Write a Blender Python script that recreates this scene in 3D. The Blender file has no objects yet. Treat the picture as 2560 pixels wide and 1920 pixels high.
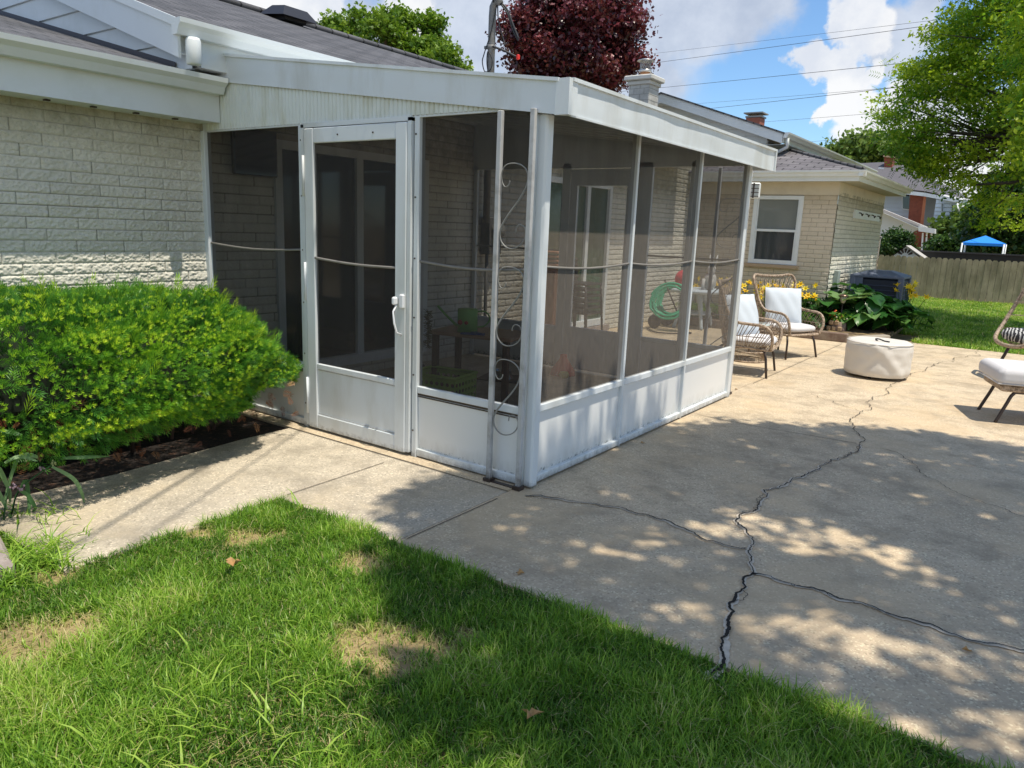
import bpy, math, random
import numpy as np
random.seed(7); RNG=np.random.default_rng(11)
S=bpy.context.scene; COL=S.collection
# ------------------------------------------------------------------ camera model
YAW,PIT,ROL,F=6.18415598e-01,2.09731118e-01,-3.92539906e-02,1845.1
cy,sy=math.cos(YAW),math.sin(YAW)
_fw=np.array([-sy*math.cos(PIT),cy*math.cos(PIT),-math.sin(PIT)])
_r=np.array([cy,sy,0.]);_d=np.cross(_fw,_r);_c,_s=math.cos(ROL),math.sin(ROL)
CM=np.array([_c*_r+_s*_d,-_s*_r+_c*_d,_fw])
CP=np.array([2.27068,-3.35941,1.47])
def at(ax,v,x,y):
    """point of the photograph (2560 px wide) on the plane axis=v"""
    d=CM.T@np.array([(x-1280)/F,(y-960)/F,1.]);return CP+d*((v-CP[ax])/d[ax])
def gp(x,y,z=0.): return at(2,z,x,y)
def DD(x,y,z=0.): return at(2,z,x*1.15732,y*1.15732)
SUN=np.array([.337,-.04,1.])

# ------------------------------------------------------------------ mesh helpers
class MB:
    def __init__(s): s.v=[];s.f=[];s.sm=[]
    def add(s,vs,fs,smooth=False):
        n=len(s.v); s.v+= [tuple(map(float,p)) for p in vs]; s.f+=[[i+n for i in f] for f in fs]; s.sm+=[smooth]*len(fs); return s
    def box(s,a,b):
        x0,y0,z0=[min(a[i],b[i]) for i in range(3)];x1,y1,z1=[max(a[i],b[i]) for i in range(3)]
        return s.add([(x0,y0,z0),(x1,y0,z0),(x1,y1,z0),(x0,y1,z0),(x0,y0,z1),(x1,y0,z1),(x1,y1,z1),(x0,y1,z1)],
          [(0,3,2,1),(4,5,6,7),(0,1,5,4),(1,2,6,5),(2,3,7,6),(3,0,4,7)])
    def cbox(s,c,d,rz=0,b=0.0):
        """box centred at c, size d, turned rz, with chamfered edges b"""
        hx,hy,hz=[q/2 for q in d];cs,sn=math.cos(rz),math.sin(rz)
        if b<=0:
            pts=[(x,y,z) for z in(-hz,hz) for x,y in((-hx,-hy),(hx,-hy),(hx,hy),(-hx,hy))]
            fs=[(0,3,2,1),(4,5,6,7),(0,1,5,4),(1,2,6,5),(2,3,7,6),(3,0,4,7)]
            return s.add([(c[0]+x*cs-y*sn,c[1]+x*sn+y*cs,c[2]+z) for x,y,z in pts],fs)
        def ring(ix,iy,z): return [(-ix,-hy,z),(ix,-hy,z),(hx,-iy,z),(hx,iy,z),(ix,hy,z),(-ix,hy,z),(-hx,iy,z),(-hx,-iy,z)]
        ins=lambda z,k:[(px*(1-k/hx),py*(1-k/hy),z) for px,py,_ in ring(hx-b,hy-b,0)]
        rs=[ins(-hz,b),ring(hx-b,hy-b,-hz+b),ring(hx-b,hy-b,hz-b),ins(hz,b)]
        pts=[p for r in rs for p in r];fs=[tuple(range(7,-1,-1)),tuple(range(24,32))]
        for k in range(3):
            for i in range(8): fs.append((k*8+i,k*8+(i+1)%8,(k+1)*8+(i+1)%8,(k+1)*8+i))
        return s.add([(c[0]+x*cs-y*sn,c[1]+x*sn+y*cs,c[2]+z) for x,y,z in pts],fs)
    def tube(s,pts,r,n=8,closed=False,flat=1.0):
        pts=[np.array(p,float) for p in pts];m=len(pts)
        rr=r if hasattr(r,'__len__') else [r]*m
        vs=[];up=None
        for i,p in enumerate(pts):
            a=pts[(i-1)%m] if (closed or i>0) else p; b=pts[(i+1)%m] if (closed or i<m-1) else p
            t=b-a;t=t/(np.linalg.norm(t)+1e-9)
            if up is None: up=np.array([0,0,1.]) if abs(t[2])<.9 else np.array([1.,0,0])
            u=np.cross(t,up);u/=np.linalg.norm(u)+1e-9;w=np.cross(u,t);up=w
            for k in range(n):
                an=2*math.pi*k/n; vs.append(p+rr[i]*(math.cos(an)*u*flat+math.sin(an)*w))
        fs=[];seg=m if closed else m-1
        for i in range(seg):
            j=(i+1)%m
            for k in range(n): fs.append((i*n+k,i*n+(k+1)%n,j*n+(k+1)%n,j*n+k))
        if not closed: fs+= [tuple(range(n-1,-1,-1)),tuple((m-1)*n+k for k in range(n))]
        return s.add(vs,fs,True)
    def lathe(s,c,prof,n=28,cap=True):
        vs=[];m=len(prof)
        for r,z in prof:
            for k in range(n):
                a=2*math.pi*k/n; vs.append((c[0]+r*math.cos(a),c[1]+r*math.sin(a),c[2]+z))
        fs=[(i*n+k,i*n+(k+1)%n,(i+1)*n+(k+1)%n,(i+1)*n+k) for i in range(m-1) for k in range(n)]
        if cap: fs+=[tuple(range(n-1,-1,-1)),tuple((m-1)*n+k for k in range(n))]
        return s.add(vs,fs,True)
    def prism(s,poly,ax,a,b):
        """polygon in the two other axes, extruded along ax from a to b"""
        n=len(poly);o=[i for i in range(3) if i!=ax];vs=[]
        for v in(a,b):
            for p in poly:
                q=[0,0,0];q[ax]=v;q[o[0]],q[o[1]]=p;vs.append(q)
        return s.add(vs,[tuple(range(n-1,-1,-1)),tuple(range(n,2*n))]+[(i,(i+1)%n,n+(i+1)%n,n+i) for i in range(n)])
    def quad(s,*p): return s.add(p,[tuple(range(len(p)))])
    def build(s,name,mat,parent=None,**k):
        me=bpy.data.meshes.new(name);off=wloc(parent)
        me.from_pydata([(x-off[0],y-off[1],z-off[2]) for x,y,z in s.v],[],s.f);me.validate()
        if len(me.polygons)==len(s.sm): me.polygons.foreach_set('use_smooth',s.sm)
        import bmesh
        bm=bmesh.new();bm.from_mesh(me)
        if len(bm.faces)<60000: bmesh.ops.recalc_face_normals(bm,faces=bm.faces)
        bm.to_mesh(me);bm.free();return link(name,me,mat,parent,**k)
def wloc(p):
    x=y=z=0.
    while p is not None: x+=p.location.x;y+=p.location.y;z+=p.location.z;p=p.parent
    return x,y,z
def link(name,me,mat,parent=None,label=None,cat=None,group=None,kind=None):
    o=bpy.data.objects.new(name,me);COL.objects.link(o);me.materials.append(mat)
    if parent: o.parent=parent
    return tag(o,label,cat,group,kind)
def tag(o,label=None,cat=None,group=None,kind=None):
    if label:o['label']=label
    if cat:o['category']=cat
    if group:o['group']=group
    if kind:o['kind']=kind
    return o
def thing(name,loc,label,cat,group=None,rz=0):
    o=bpy.data.objects.new(name,None);COL.objects.link(o);o.location=loc;o.rotation_euler=(0,0,rz);o.empty_display_size=.1
    return tag(o,label,cat,group)
def npmesh(name,V,Fc,mat,parent=None,col=None,smooth=False,**k):
    """fast mesh from numpy: V (n,3), Fc (m,k) of equal size; col = value per vertex"""
    off=np.array(wloc(parent));V=np.asarray(V,float)-off;m,kk=Fc.shape
    me=bpy.data.meshes.new(name);me.vertices.add(len(V));me.vertices.foreach_set('co',V.astype(np.float32).ravel())
    me.loops.add(m*kk);me.loops.foreach_set('vertex_index',Fc.astype(np.int32).ravel())
    me.polygons.add(m);me.polygons.foreach_set('loop_start',(np.arange(m)*kk).astype(np.int32))
    me.polygons.foreach_set('loop_total',np.full(m,kk,np.int32))
    if smooth: me.polygons.foreach_set('use_smooth',np.ones(m,bool))
    if col is not None:
        a=me.attributes.new('tone','FLOAT','POINT');a.data.foreach_set('value',np.asarray(col,np.float32).ravel())
    me.update(calc_edges=True);return link(name,me,mat,parent,**k)
def copy_tree(o,parent=None):
    c=o.copy();COL.objects.link(c);c.parent=parent
    for ch in [q for q in list(COL.objects) if q.parent==o]: copy_tree(ch,c)
    return c
def catmull(P,n=8,closed=False):
    P=[np.array(p,float) for p in P];m=len(P);out=[]
    for i in range(m if closed else m-1):
        p0=P[(i-1)%m] if closed or i>0 else P[0];p1=P[i];p2=P[(i+1)%m];p3=P[(i+2)%m] if closed or i+2<m else P[-1]
        for k in range(n):
            t=k/n;out.append(.5*((2*p1)+(-p0+p2)*t+(2*p0-5*p1+4*p2-p3)*t*t+(-p0+3*p1-3*p2+p3)*t**3))
    if not closed: out.append(P[-1])
    return out
def vnoise(U,V,seed=0):
    iu=np.floor(U).astype(np.int64);iv=np.floor(V).astype(np.int64);fu=U-iu;fv=V-iv
    fu=fu*fu*(3-2*fu);fv=fv*fv*(3-2*fv)
    def h(a,b):
        n=(a*374761393+b*668265263+seed*974634777)&0x7fffffff
        n=((n^(n>>13))*1274126177)&0x7fffffff;return ((n^(n>>16))&0xffff)/65535.
    return (h(iu,iv)*(1-fu)+h(iu+1,iv)*fu)*(1-fv)+(h(iu,iv+1)*(1-fu)+h(iu+1,iv+1)*fu)*fv

# ------------------------------------------------------------------ materials
def newmat(name):
    m=bpy.data.materials.new(name);m.use_nodes=True;nt=m.node_tree;return m,nt,nt.nodes['Principled BSDF']
def N(nt,t,**k):
    n=nt.nodes.new(t)
    for a,b in k.items():
        if a[0]=='_': n.inputs[a[1:]].default_value=b
        else: setattr(n,a,b)
    return n
def ramp(nt,src,stops,interp='LINEAR'):
    r=nt.nodes.new('ShaderNodeValToRGB');r.color_ramp.interpolation=interp;e=r.color_ramp.elements
    while len(e)<len(stops): e.new(.5)
    for q,(p,c) in zip(e,stops): q.position=p;q.color=(*c,1) if len(c)==3 else c
    nt.links.new(src,r.inputs[0]);return r.outputs[0]
def mixc(nt,f,a,b,bt='MIX'):
    n=N(nt,'ShaderNodeMix',data_type='RGBA',blend_type=bt)
    for i,v in((0,f),(6,a),(7,b)):
        if hasattr(v,'links'): nt.links.new(v,n.inputs[i])
        else: n.inputs[i].default_value=v if i==0 else (*v,1)
    return n.outputs[2]
def noise(nt,scale,detail=4,rough=.55,vec=None,stretch=None):
    n=N(nt,'ShaderNodeTexNoise',_Scale=scale,_Detail=detail,_Roughness=rough)
    g=N(nt,'ShaderNodeNewGeometry').outputs['Position'] if vec is None else vec
    if stretch:
        mp=N(nt,'ShaderNodeMapping');mp.inputs['Scale'].default_value=stretch;nt.links.new(g,mp.inputs[0]);g=mp.outputs[0]
    nt.links.new(g,n.inputs['Vector']);return n.outputs['Fac']
def bump(nt,bs,h,st=.3,d=.01):
    b=N(nt,'ShaderNodeBump',_Strength=st,_Distance=d);nt.links.new(h,b.inputs['Height']);nt.links.new(b.outputs[0],bs.inputs['Normal'])
def simple(name,c,rough=.6,var=.12,scale=6,metal=0,bmp=0,bscale=60,dirt=None,dscale=3,stretch=None,lo=.45,hi=.7):
    m,nt,bs=newmat(name);bs.inputs['Roughness'].default_value=rough;bs.inputs['Metallic'].default_value=metal
    f=noise(nt,scale,5);o=mixc(nt,f,[q*(1-var) for q in c],[min(1,q*(1+var)) for q in c])
    if dirt:
        d=noise(nt,dscale,6,.65,stretch=stretch);d=ramp(nt,d,[(lo,(0,0,0)),(hi,(1,1,1))]);o=mixc(nt,d,o,dirt) if not hasattr(o,'x') else o
    nt.links.new(o,bs.inputs['Base Color'])
    if bmp: bump(nt,bs,noise(nt,bscale,4),bmp)
    return m
def leafmat(name,stops,trans=.35,rough=.45,spec=.4):
    m,nt,bs=newmat(name);a=N(nt,'ShaderNodeAttribute',attribute_name='tone')
    c=ramp(nt,a.outputs['Fac'],stops);nt.links.new(c,bs.inputs['Base Color']);bs.inputs['Roughness'].default_value=rough
    bs.inputs['Specular IOR Level'].default_value=spec
    tr=N(nt,'ShaderNodeBsdfTranslucent');c2=mixc(nt,.5,c,(1,1,.3),'MULTIPLY');nt.links.new(c2,tr.inputs[0])
    mx=N(nt,'ShaderNodeMixShader',_Fac=trans);nt.links.new(bs.outputs[0],mx.inputs[1]);nt.links.new(tr.outputs[0],mx.inputs[2])
    nt.links.new(mx.outputs[0],nt.nodes['Material Output'].inputs[0]);return m
WHITE=simple('white_paint',(.74,.785,.80),.42,.03,2,dirt=(.62,.66,.64),dscale=2.5,lo=.5,hi=.85,bmp=.03,bscale=5)
WHITE2=simple('white_aluminium',(.70,.75,.785),.36,.05,1.5,dirt=(.52,.53,.50),dscale=3,stretch=(1,1,.25),lo=.48,hi=.8,bmp=.04,bscale=4)
def footgrime(m,h=.16,c=(.10,.095,.085)):
    nt=m.node_tree;bs=nt.nodes['Principled BSDF'];src=bs.inputs['Base Color'].links[0].from_socket
    sp=N(nt,'ShaderNodeSeparateXYZ');nt.links.new(N(nt,'ShaderNodeNewGeometry').outputs['Position'],sp.inputs[0])
    mr_=N(nt,'ShaderNodeMapRange');mr_.inputs[1].default_value=h;mr_.inputs[2].default_value=0.;nt.links.new(sp.outputs[2],mr_.inputs[0])
    k=N(nt,'ShaderNodeMath',operation='MULTIPLY');nt.links.new(mr_.outputs[0],k.inputs[0]);nt.links.new(noise(nt,26,6,.75),k.inputs[1])
    nt.links.new(mixc(nt,ramp(nt,k.outputs[0],[(.22,(0,0,0)),(.60,(.95,.95,.95))]),src,c),bs.inputs['Base Color'])
footgrime(WHITE2,.10)
CREAM=simple('cream_frieze',(.66,.60,.47),.6,.05,3,dirt=(.5,.45,.35),dscale=2,lo=.5,hi=.9)
def kickmat():
    m,nt,bs=newmat('kick_panel_paint');bs.inputs['Roughness'].default_value=.45
    g=N(nt,'ShaderNodeNewGeometry').outputs['Position'];sp=N(nt,'ShaderNodeSeparateXYZ');nt.links.new(g,sp.inputs[0])
    lo=N(nt,'ShaderNodeMapRange');lo.clamp=True
    lo.inputs[1].default_value=.22;lo.inputs[2].default_value=.02;nt.links.new(sp.outputs[2],lo.inputs[0])
    d=noise(nt,38,8,.8);s=noise(nt,11,5,.7,stretch=(1,1,.3))
    k=N(nt,'ShaderNodeMath',operation='MULTIPLY');nt.links.new(lo.outputs[0],k.inputs[0]);nt.links.new(d,k.inputs[1])
    sp1=ramp(nt,k.outputs[0],[(.39,(0,0,0)),(.50,(.9,.9,.9))])
    k2=N(nt,'ShaderNodeMath',operation='MULTIPLY');nt.links.new(lo.outputs[0],k2.inputs[0]);nt.links.new(s,k2.inputs[1])
    st=ramp(nt,k2.outputs[0],[(.18,(0,0,0)),(.65,(.85,.85,.85))])
    c=mixc(nt,noise(nt,2,3),(.74,.755,.75),(.80,.81,.81));c=mixc(nt,st,c,(.46,.46,.43));c=mixc(nt,sp1,c,(.08,.09,.07))
    nt.links.new(c,bs.inputs['Base Color']);bump(nt,bs,noise(nt,3,2),.05);return m
KICK=kickmat()
def brickmat(name,a,b,joint,grime,gz=(2.0,2.2)):
    m,nt,bs=newmat(name);bs.inputs['Roughness'].default_value=.85
    at_=N(nt,'ShaderNodeAttribute',attribute_name='tone').outputs['Fac']
    c=mixc(nt,noise(nt,5,5),a,b);c=mixc(nt,ramp(nt,noise(nt,70,4,.7),[(.55,(0,0,0)),(.68,(.5,.5,.5))]),c,[q*.55 for q in a])
    g=N(nt,'ShaderNodeNewGeometry').outputs['Position'];sp=N(nt,'ShaderNodeSeparateXYZ');nt.links.new(g,sp.inputs[0])
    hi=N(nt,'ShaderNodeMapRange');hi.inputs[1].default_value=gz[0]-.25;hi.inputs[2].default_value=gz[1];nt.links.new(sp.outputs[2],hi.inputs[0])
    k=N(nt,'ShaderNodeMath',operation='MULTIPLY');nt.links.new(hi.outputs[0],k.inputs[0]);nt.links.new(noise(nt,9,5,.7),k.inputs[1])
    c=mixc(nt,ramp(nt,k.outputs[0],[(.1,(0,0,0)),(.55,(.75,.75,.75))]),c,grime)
    c=mixc(nt,ramp(nt,at_,[(.1,(0,0,0)),(.55,(.86,.86,.86)),(.9,(1,1,1))]),joint,c)
    nt.links.new(c,bs.inputs['Base Color']);bump(nt,bs,noise(nt,160,5,.7),.5,.004);return m
BRICK=brickmat('painted_rock_face_brick',(.66,.64,.555),(.82,.80,.71),(.24,.235,.19),(.22,.20,.12))
BRICK2=brickmat('painted_smooth_brick',(.62,.54,.42),(.72,.64,.51),(.26,.22,.16),(.48,.42,.3))
def shinglemat(name,a,b,course=.14,up='y'):
    m,nt,bs=newmat(name);bs.inputs['Roughness'].default_value=.9
    g=N(nt,'ShaderNodeNewGeometry').outputs['Position']
    mp=N(nt,'ShaderNodeMapping');nt.links.new(g,mp.inputs[0])
    if up=='x': mp.inputs['Rotation'].default_value=(0,0,math.radians(90))
    br=N(nt,'ShaderNodeTexBrick');nt.links.new(mp.outputs[0],br.inputs['Vector']);br.inputs['Scale'].default_value=1
    br.inputs['Brick Width'].default_value=.30;br.inputs['Row Height'].default_value=course;br.inputs['Mortar Size'].default_value=.013;br.inputs['Mortar Smooth'].default_value=.2;br.inputs['Bias'].default_value=0
    br.inputs['Color1'].default_value=(*a,1);br.inputs['Color2'].default_value=(*b,1);br.inputs['Mortar'].default_value=(*[q*.22 for q in a],1)  # dark course lines paint the shadow below each shingle row
    sp=ramp(nt,noise(nt,110,5,.85),[(.3,(.4,.4,.4)),(.75,(1.75,1.75,1.75))]);c=mixc(nt,1.,br.outputs[0],sp,'MULTIPLY')
    c=mixc(nt,1.,c,ramp(nt,noise(nt,1.6,4),[(.3,(.8,.8,.8)),(.7,(1.15,1.15,1.15))]),'MULTIPLY')
    nt.links.new(c,bs.inputs['Base Color']);bump(nt,bs,br.outputs['Fac'],-.6,.012);return m
SHX=shinglemat('asphalt_shingles_sloping_x',(.078,.08,.088),(.13,.13,.14),.14,'x')
SHY=shinglemat('asphalt_shingles_sloping_y',(.15,.14,.155),(.21,.20,.215),.13,'y')
def concmat(name,a,b,speck=.5,dark=.5):
    m,nt,bs=newmat(name);bs.inputs['Roughness'].default_value=.88
    c=mixc(nt,noise(nt,1.3,6,.6),a,b)
    big=ramp(nt,noise(nt,.55,5,.6),[(.42,(0,0,0)),(.7,(dark,dark,dark))]);c=mixc(nt,big,c,[q*.62 for q in a])
    vo=N(nt,'ShaderNodeTexVoronoi',_Scale=120);nt.links.new(N(nt,'ShaderNodeNewGeometry').outputs['Position'],vo.inputs['Vector'])
    hs=N(nt,'ShaderNodeSeparateColor');nt.links.new(vo.outputs['Color'],hs.inputs[0])
    c=mixc(nt,ramp(nt,hs.outputs[0],[(.0,(speck,)*3),(.18,(0,0,0))]),c,[q*.5 for q in a])
    c=mixc(nt,ramp(nt,hs.outputs[1],[(.80,(0,0,0)),(.95,(speck*.9,)*3)]),c,[min(.8,q*1.7) for q in a])
    st=ramp(nt,noise(nt,3.2,8,.72),[(.46,(0,0,0)),(.62,(.72,.72,.72))]);c=mixc(nt,st,c,[q*.62 for q in a])
    c=mixc(nt,ramp(nt,noise(nt,.9,6,.7),[(.48,(0,0,0)),(.60,(.45,.45,.45))]),c,[a[0]*1.2,a[1]*1.13,a[2]*1.0])
    c=mixc(nt,ramp(nt,noise(nt,9,7,.8),[(.58,(0,0,0)),(.70,(.38,)*3)]),c,[min(.8,q*1.35) for q in a])
    c=mixc(nt,ramp(nt,noise(nt,35,5,.75),[(.6,(0,0,0)),(.72,(.5,.5,.5))]),c,[q*.6 for q in a])
    nt.links.new(c,bs.inputs['Base Color']);bump(nt,bs,vo.outputs['Distance'],.35,.003);return m
CONC=concmat('patio_concrete',(.53,.425,.295),(.63,.515,.37),.72,.5)
CONC2=concmat('path_concrete',(.47,.41,.32),(.58,.515,.41),.8,.55)
STONE=concmat('edging_block_stone',(.33,.28,.26),(.42,.37,.34),.3,.4)
PATCH=simple('crack_filler',(.60,.53,.43),.9,.25,40)
JOINT=simple('dark_joint',(.09,.075,.06),.95,.4,60)
CRACK=simple('crack_dark',(.02,.017,.014),1,.4,60)
IRON=simple('painted_iron',(.50,.51,.52),.45,.15,12,dirt=(.25,.24,.22),dscale=9,lo=.5,hi=.8)
footgrime(IRON,.30,(.09,.07,.055))
SCROLL=simple('weathered_scroll_iron',(.26,.26,.25),.45,.35,30)
RAILM=simple('dusty_rail',(.22,.21,.195),.6,.2,10)
DARKM=simple('dark_brown_metal',(.045,.03,.026),.4,.2,20)
def screenmat(name,op,col,streak=.4,round_wire=False):
    m,nt,bs=newmat(name);bs.inputs['Roughness'].default_value=.8;bs.inputs['Specular IOR Level'].default_value=.2
    n=noise(nt,55,7,.8,stretch=(1,1,.22));n2=noise(nt,4,4,.6,stretch=(1,1,.25))
    c=mixc(nt,ramp(nt,n,[(.45,(0,0,0)),(.75,(streak,)*3)]),col,[min(1,q*4) for q in col]);nt.links.new(c,bs.inputs['Base Color'])
    if round_wire:  # the round threads of the mesh face the sun even where the sheet is edge-on to it
        cv=N(nt,'ShaderNodeCombineXYZ');cv.inputs[0].default_value=.72;cv.inputs[2].default_value=.69;nt.links.new(cv.outputs[0],bs.inputs['Normal'])
    t=N(nt,'ShaderNodeBsdfTransparent');mx=N(nt,'ShaderNodeMixShader')
    rr=N(nt,'ShaderNodeMapRange');rr.inputs[1].default_value=.3;rr.inputs[2].default_value=.75;rr.inputs[3].default_value=op-.03;rr.inputs[4].default_value=op+.09
    nt.links.new(n2,rr.inputs[0]);nt.links.new(rr.outputs[0],mx.inputs[0]);nt.links.new(t.outputs[0],mx.inputs[1]);nt.links.new(bs.outputs[0],mx.inputs[2])
    nt.links.new(mx.outputs[0],nt.nodes['Material Output'].inputs[0]);return m
SCR=screenmat('dark_insect_mesh',.68,(.030,.028,.027),.15)
SCRB=screenmat('sunlit_insect_mesh',.50,(.092,.080,.068),.32,True)  # lighter copy of the mesh, colour raised for the sunlit side
SCRF=screenmat('far_insect_mesh',.22,(.05,.044,.038),.3)
def glassmat(name,c=(.02,.025,.03)):
    m,nt,bs=newmat(name);bs.inputs['Base Color'].default_value=(*c,1);bs.inputs['Roughness'].default_value=.06;bs.inputs['Specular IOR Level'].default_value=.8
    bump(nt,bs,noise(nt,1.2,2),.02,.02);return m
GLASS=glassmat('dark_window_glass');GLASSB=glassmat('blind_behind_glass',(.20,.22,.21));GLASSG=glassmat('green_reflection_glass',(.03,.07,.035))  # patio door glass coloured green in place of a garden reflection
# ------------------------------------------------------------------ ground and slabs
SOIL=simple('lawn_soil_and_thatch',(.34,.25,.13),.95,.35,25,dirt=(.16,.14,.05),dscale=2.2,lo=.45,hi=.7,bmp=.6,bscale=50)
MB().quad((-150,-60,-.02),(150,-60,-.02),(150,300,-.02),(-150,300,-.02)).build('ground',SOIL,kind='structure')
slab=MB();slab.box((-.03,-1.02,-.09),(7,9.08,0));slab.build('patio',CONC,kind='structure')
pth=MB();pth.prism([(-1.97,-.12),(-.035,-.12),(-.035,-1.02),(-.90,-1.02),(-.87,-1.45),(-.86,-2.12),(-1.9,-2.12),(-1.88,-1.4),(-1.97,-.5)],2,-.09,-.001)
pth.build('path',CONC2,kind='structure')
sl2=MB();sl2.box((-3.08,-.115,-.09),(-.035,3.2,.004));sl2.box((-3.08,3.205,-.09),(-.035,9.6,-.001));sl2.build('porch_floor_slab',CONC,kind='structure')
bed=MB();bed.prism([(-3.1,-3.5),(-1.95,-3.5),(-1.9,-1.4),(-1.985,-.5),(-1.985,-.13),(-3.1,-.13)],2,-.06,-.006)
bed.build('planting_bed_soil',simple('shade_dark_bed_soil',(.012,.008,.006),1,.5,30,bmp=.8,dirt=(.07,.035,.02),dscale=25,lo=.55,hi=.62),kind='structure')  # soil blackened to paint in the shade beneath the yew
def ribbon(P,w,z,rough=.3,seed=0,sub=10,jag=None):
    r=random.Random(seed);P=[np.array(p[:2]) for p in P];Q=[];NN=[]
    for a,b in zip(P[:-1],P[1:]):
        L=np.linalg.norm(b-a);k=max(2,int(L/ (jag or 99)) if jag else 2)
        d=(b-a)/max(L,1e-6);nn=np.array([-d[1],d[0]])
        for i in range(k): Q.append(a+(b-a)*i/k+(nn*r.uniform(-1,1)*(jag*.22 if jag else 0)));NN.append(nn)
    Q.append(P[-1]);NN.append(nn);vs=[]
    for i,p in enumerate(Q):
        nn=NN[i];vs+=[(*(p+nn*w*.5*(1+rough*r.uniform(-.9,.9))),z),(*(p-nn*w*.5*(1+rough*r.uniform(-.9,.9))),z)]
    return vs,[(2*i,2*i+1,2*i+3,2*i+2) for i in range(len(Q)-1)]
jm=MB()
for pts in ([gp(960,1157),gp(718,1238)],[gp(1244,1247),gp(1018,1348)],[(-1.98,-.125),(-.03,-.125)],[gp(1883,959),gp(2105,860)],[gp(1932,899),gp(2455,964),gp(2560,975)],[gp(1744,1037),gp(1880,1065),gp(2141,1109)]):
    v,f=ribbon(pts,.006,.004,.25,3,jag=None);jm.add(v,f)
jm.build('slab_joints',JOINT,kind='structure')
cr=[([(1535,1470),(1560,1400),(1575,1340),(1600,1280),(1625,1242)],.011),([(1625,1242),(1618,1200),(1613,1150),(1640,1090),(1700,1045),(1770,1010),(1830,985),(1858,962)],.0065),
 ([(1858,962),(1850,935),(1848,900),(1870,870),(1920,850),(1945,825),(1960,815),(2000,800),(2060,775),(2110,757)],.006),
 ([(1135,1073),(1200,1078),(1300,1095),(1400,1115),(1480,1145),(1550,1175),(1612,1187)],.0065),([(1625,1242),(1700,1262),(1800,1290),(1900,1320),(2000,1350),(2100,1388),(2230,1412)],.0075),
 ([(1900,970),(2000,1030),(2100,1080),(2230,1128)],.004),([(1858,890),(1800,868),(1752,852)],.0045)]
cm=MB();pm=MB()
def fractal(P,rr,it=6,k=.16):
    P=[np.array(p[:2]) for p in P]
    for q in range(it):
        Q=[P[0]]
        for a,b in zip(P[:-1],P[1:]):
            L=np.linalg.norm(b-a)
            if L>.012: d=(b-a);m=(a+b)/2+np.array([-d[1],d[0]])*rr.uniform(-k,k);Q.append(m)
            Q.append(b)
        P=Q
    return P
def strip(mb,P,wf,z,off=0.):
    vs=[];m=len(P);arc=0
    for i in range(m):
        a=P[max(0,i-1)];b=P[min(m-1,i+1)];d=b-a;L=np.linalg.norm(d)+1e-9;arc+=L/2;nn=np.array([-d[1],d[0]])/L;w0,w1=wf(arc);c=P[i]+nn*off
        vs+=[(*(c+nn*w0),z),(*(c-nn*w1),z)]
    mb.add(vs,[(2*i,2*i+1,2*i+3,2*i+2) for i in range(m-1)])
def nz1(x,sd): return float(vnoise(np.array(float(x)),np.array(sd+.37),sd))
for i,(Pp,w) in enumerate(cr):
    rr=random.Random(100+i);G=[DD(*p) for p in Pp];Q=fractal(G,rr)
    wf=lambda s_,i=i,w=w:(max(.0006,w*(.35+1.6*nz1(s_*9,i)-.4*nz1(s_*40,i+7))*.5),max(.0006,w*(.3+1.5*nz1(s_*11,i+30)-.4*nz1(s_*45,i+17))*.5))
    strip(cm,Q,wf,.0085)
    if w>.006:
        pf=lambda s_,i=i,w=w:(.003+w*3.2*max(0,nz1(s_*7,i+60)-.22),.003+w*3.4*max(0,nz1(s_*8,i+80)-.25))
        strip(pm,Q,pf,.0045)
        Q2=fractal([Q[k] for k in range(0,len(Q),14)]+[Q[-1]],random.Random(200+i),4,.30)
        strip(cm,Q2,lambda s_,i=i:((.0022,.001) if nz1(s_*4,i+90)>.5 else (.00012,.00012)),.0088,rr.uniform(-.006,.006))
pm.build('crack_filler_patches',PATCH,kind='structure');cm.build('concrete_cracks',CRACK,kind='structure')
eb=MB();p0=gp(0,1345,.05);p1=gp(85,1402,.05);p2=gp(10,1440,.05)
eb.cbox((-1.52,-2.42,-.02),(1.05,.55,.16),math.radians(-12),.015)
tag(eb.build('edging_block',STONE),'weathered pinkish stone block at the lower left edge beside the lawn','stone block')
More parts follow.
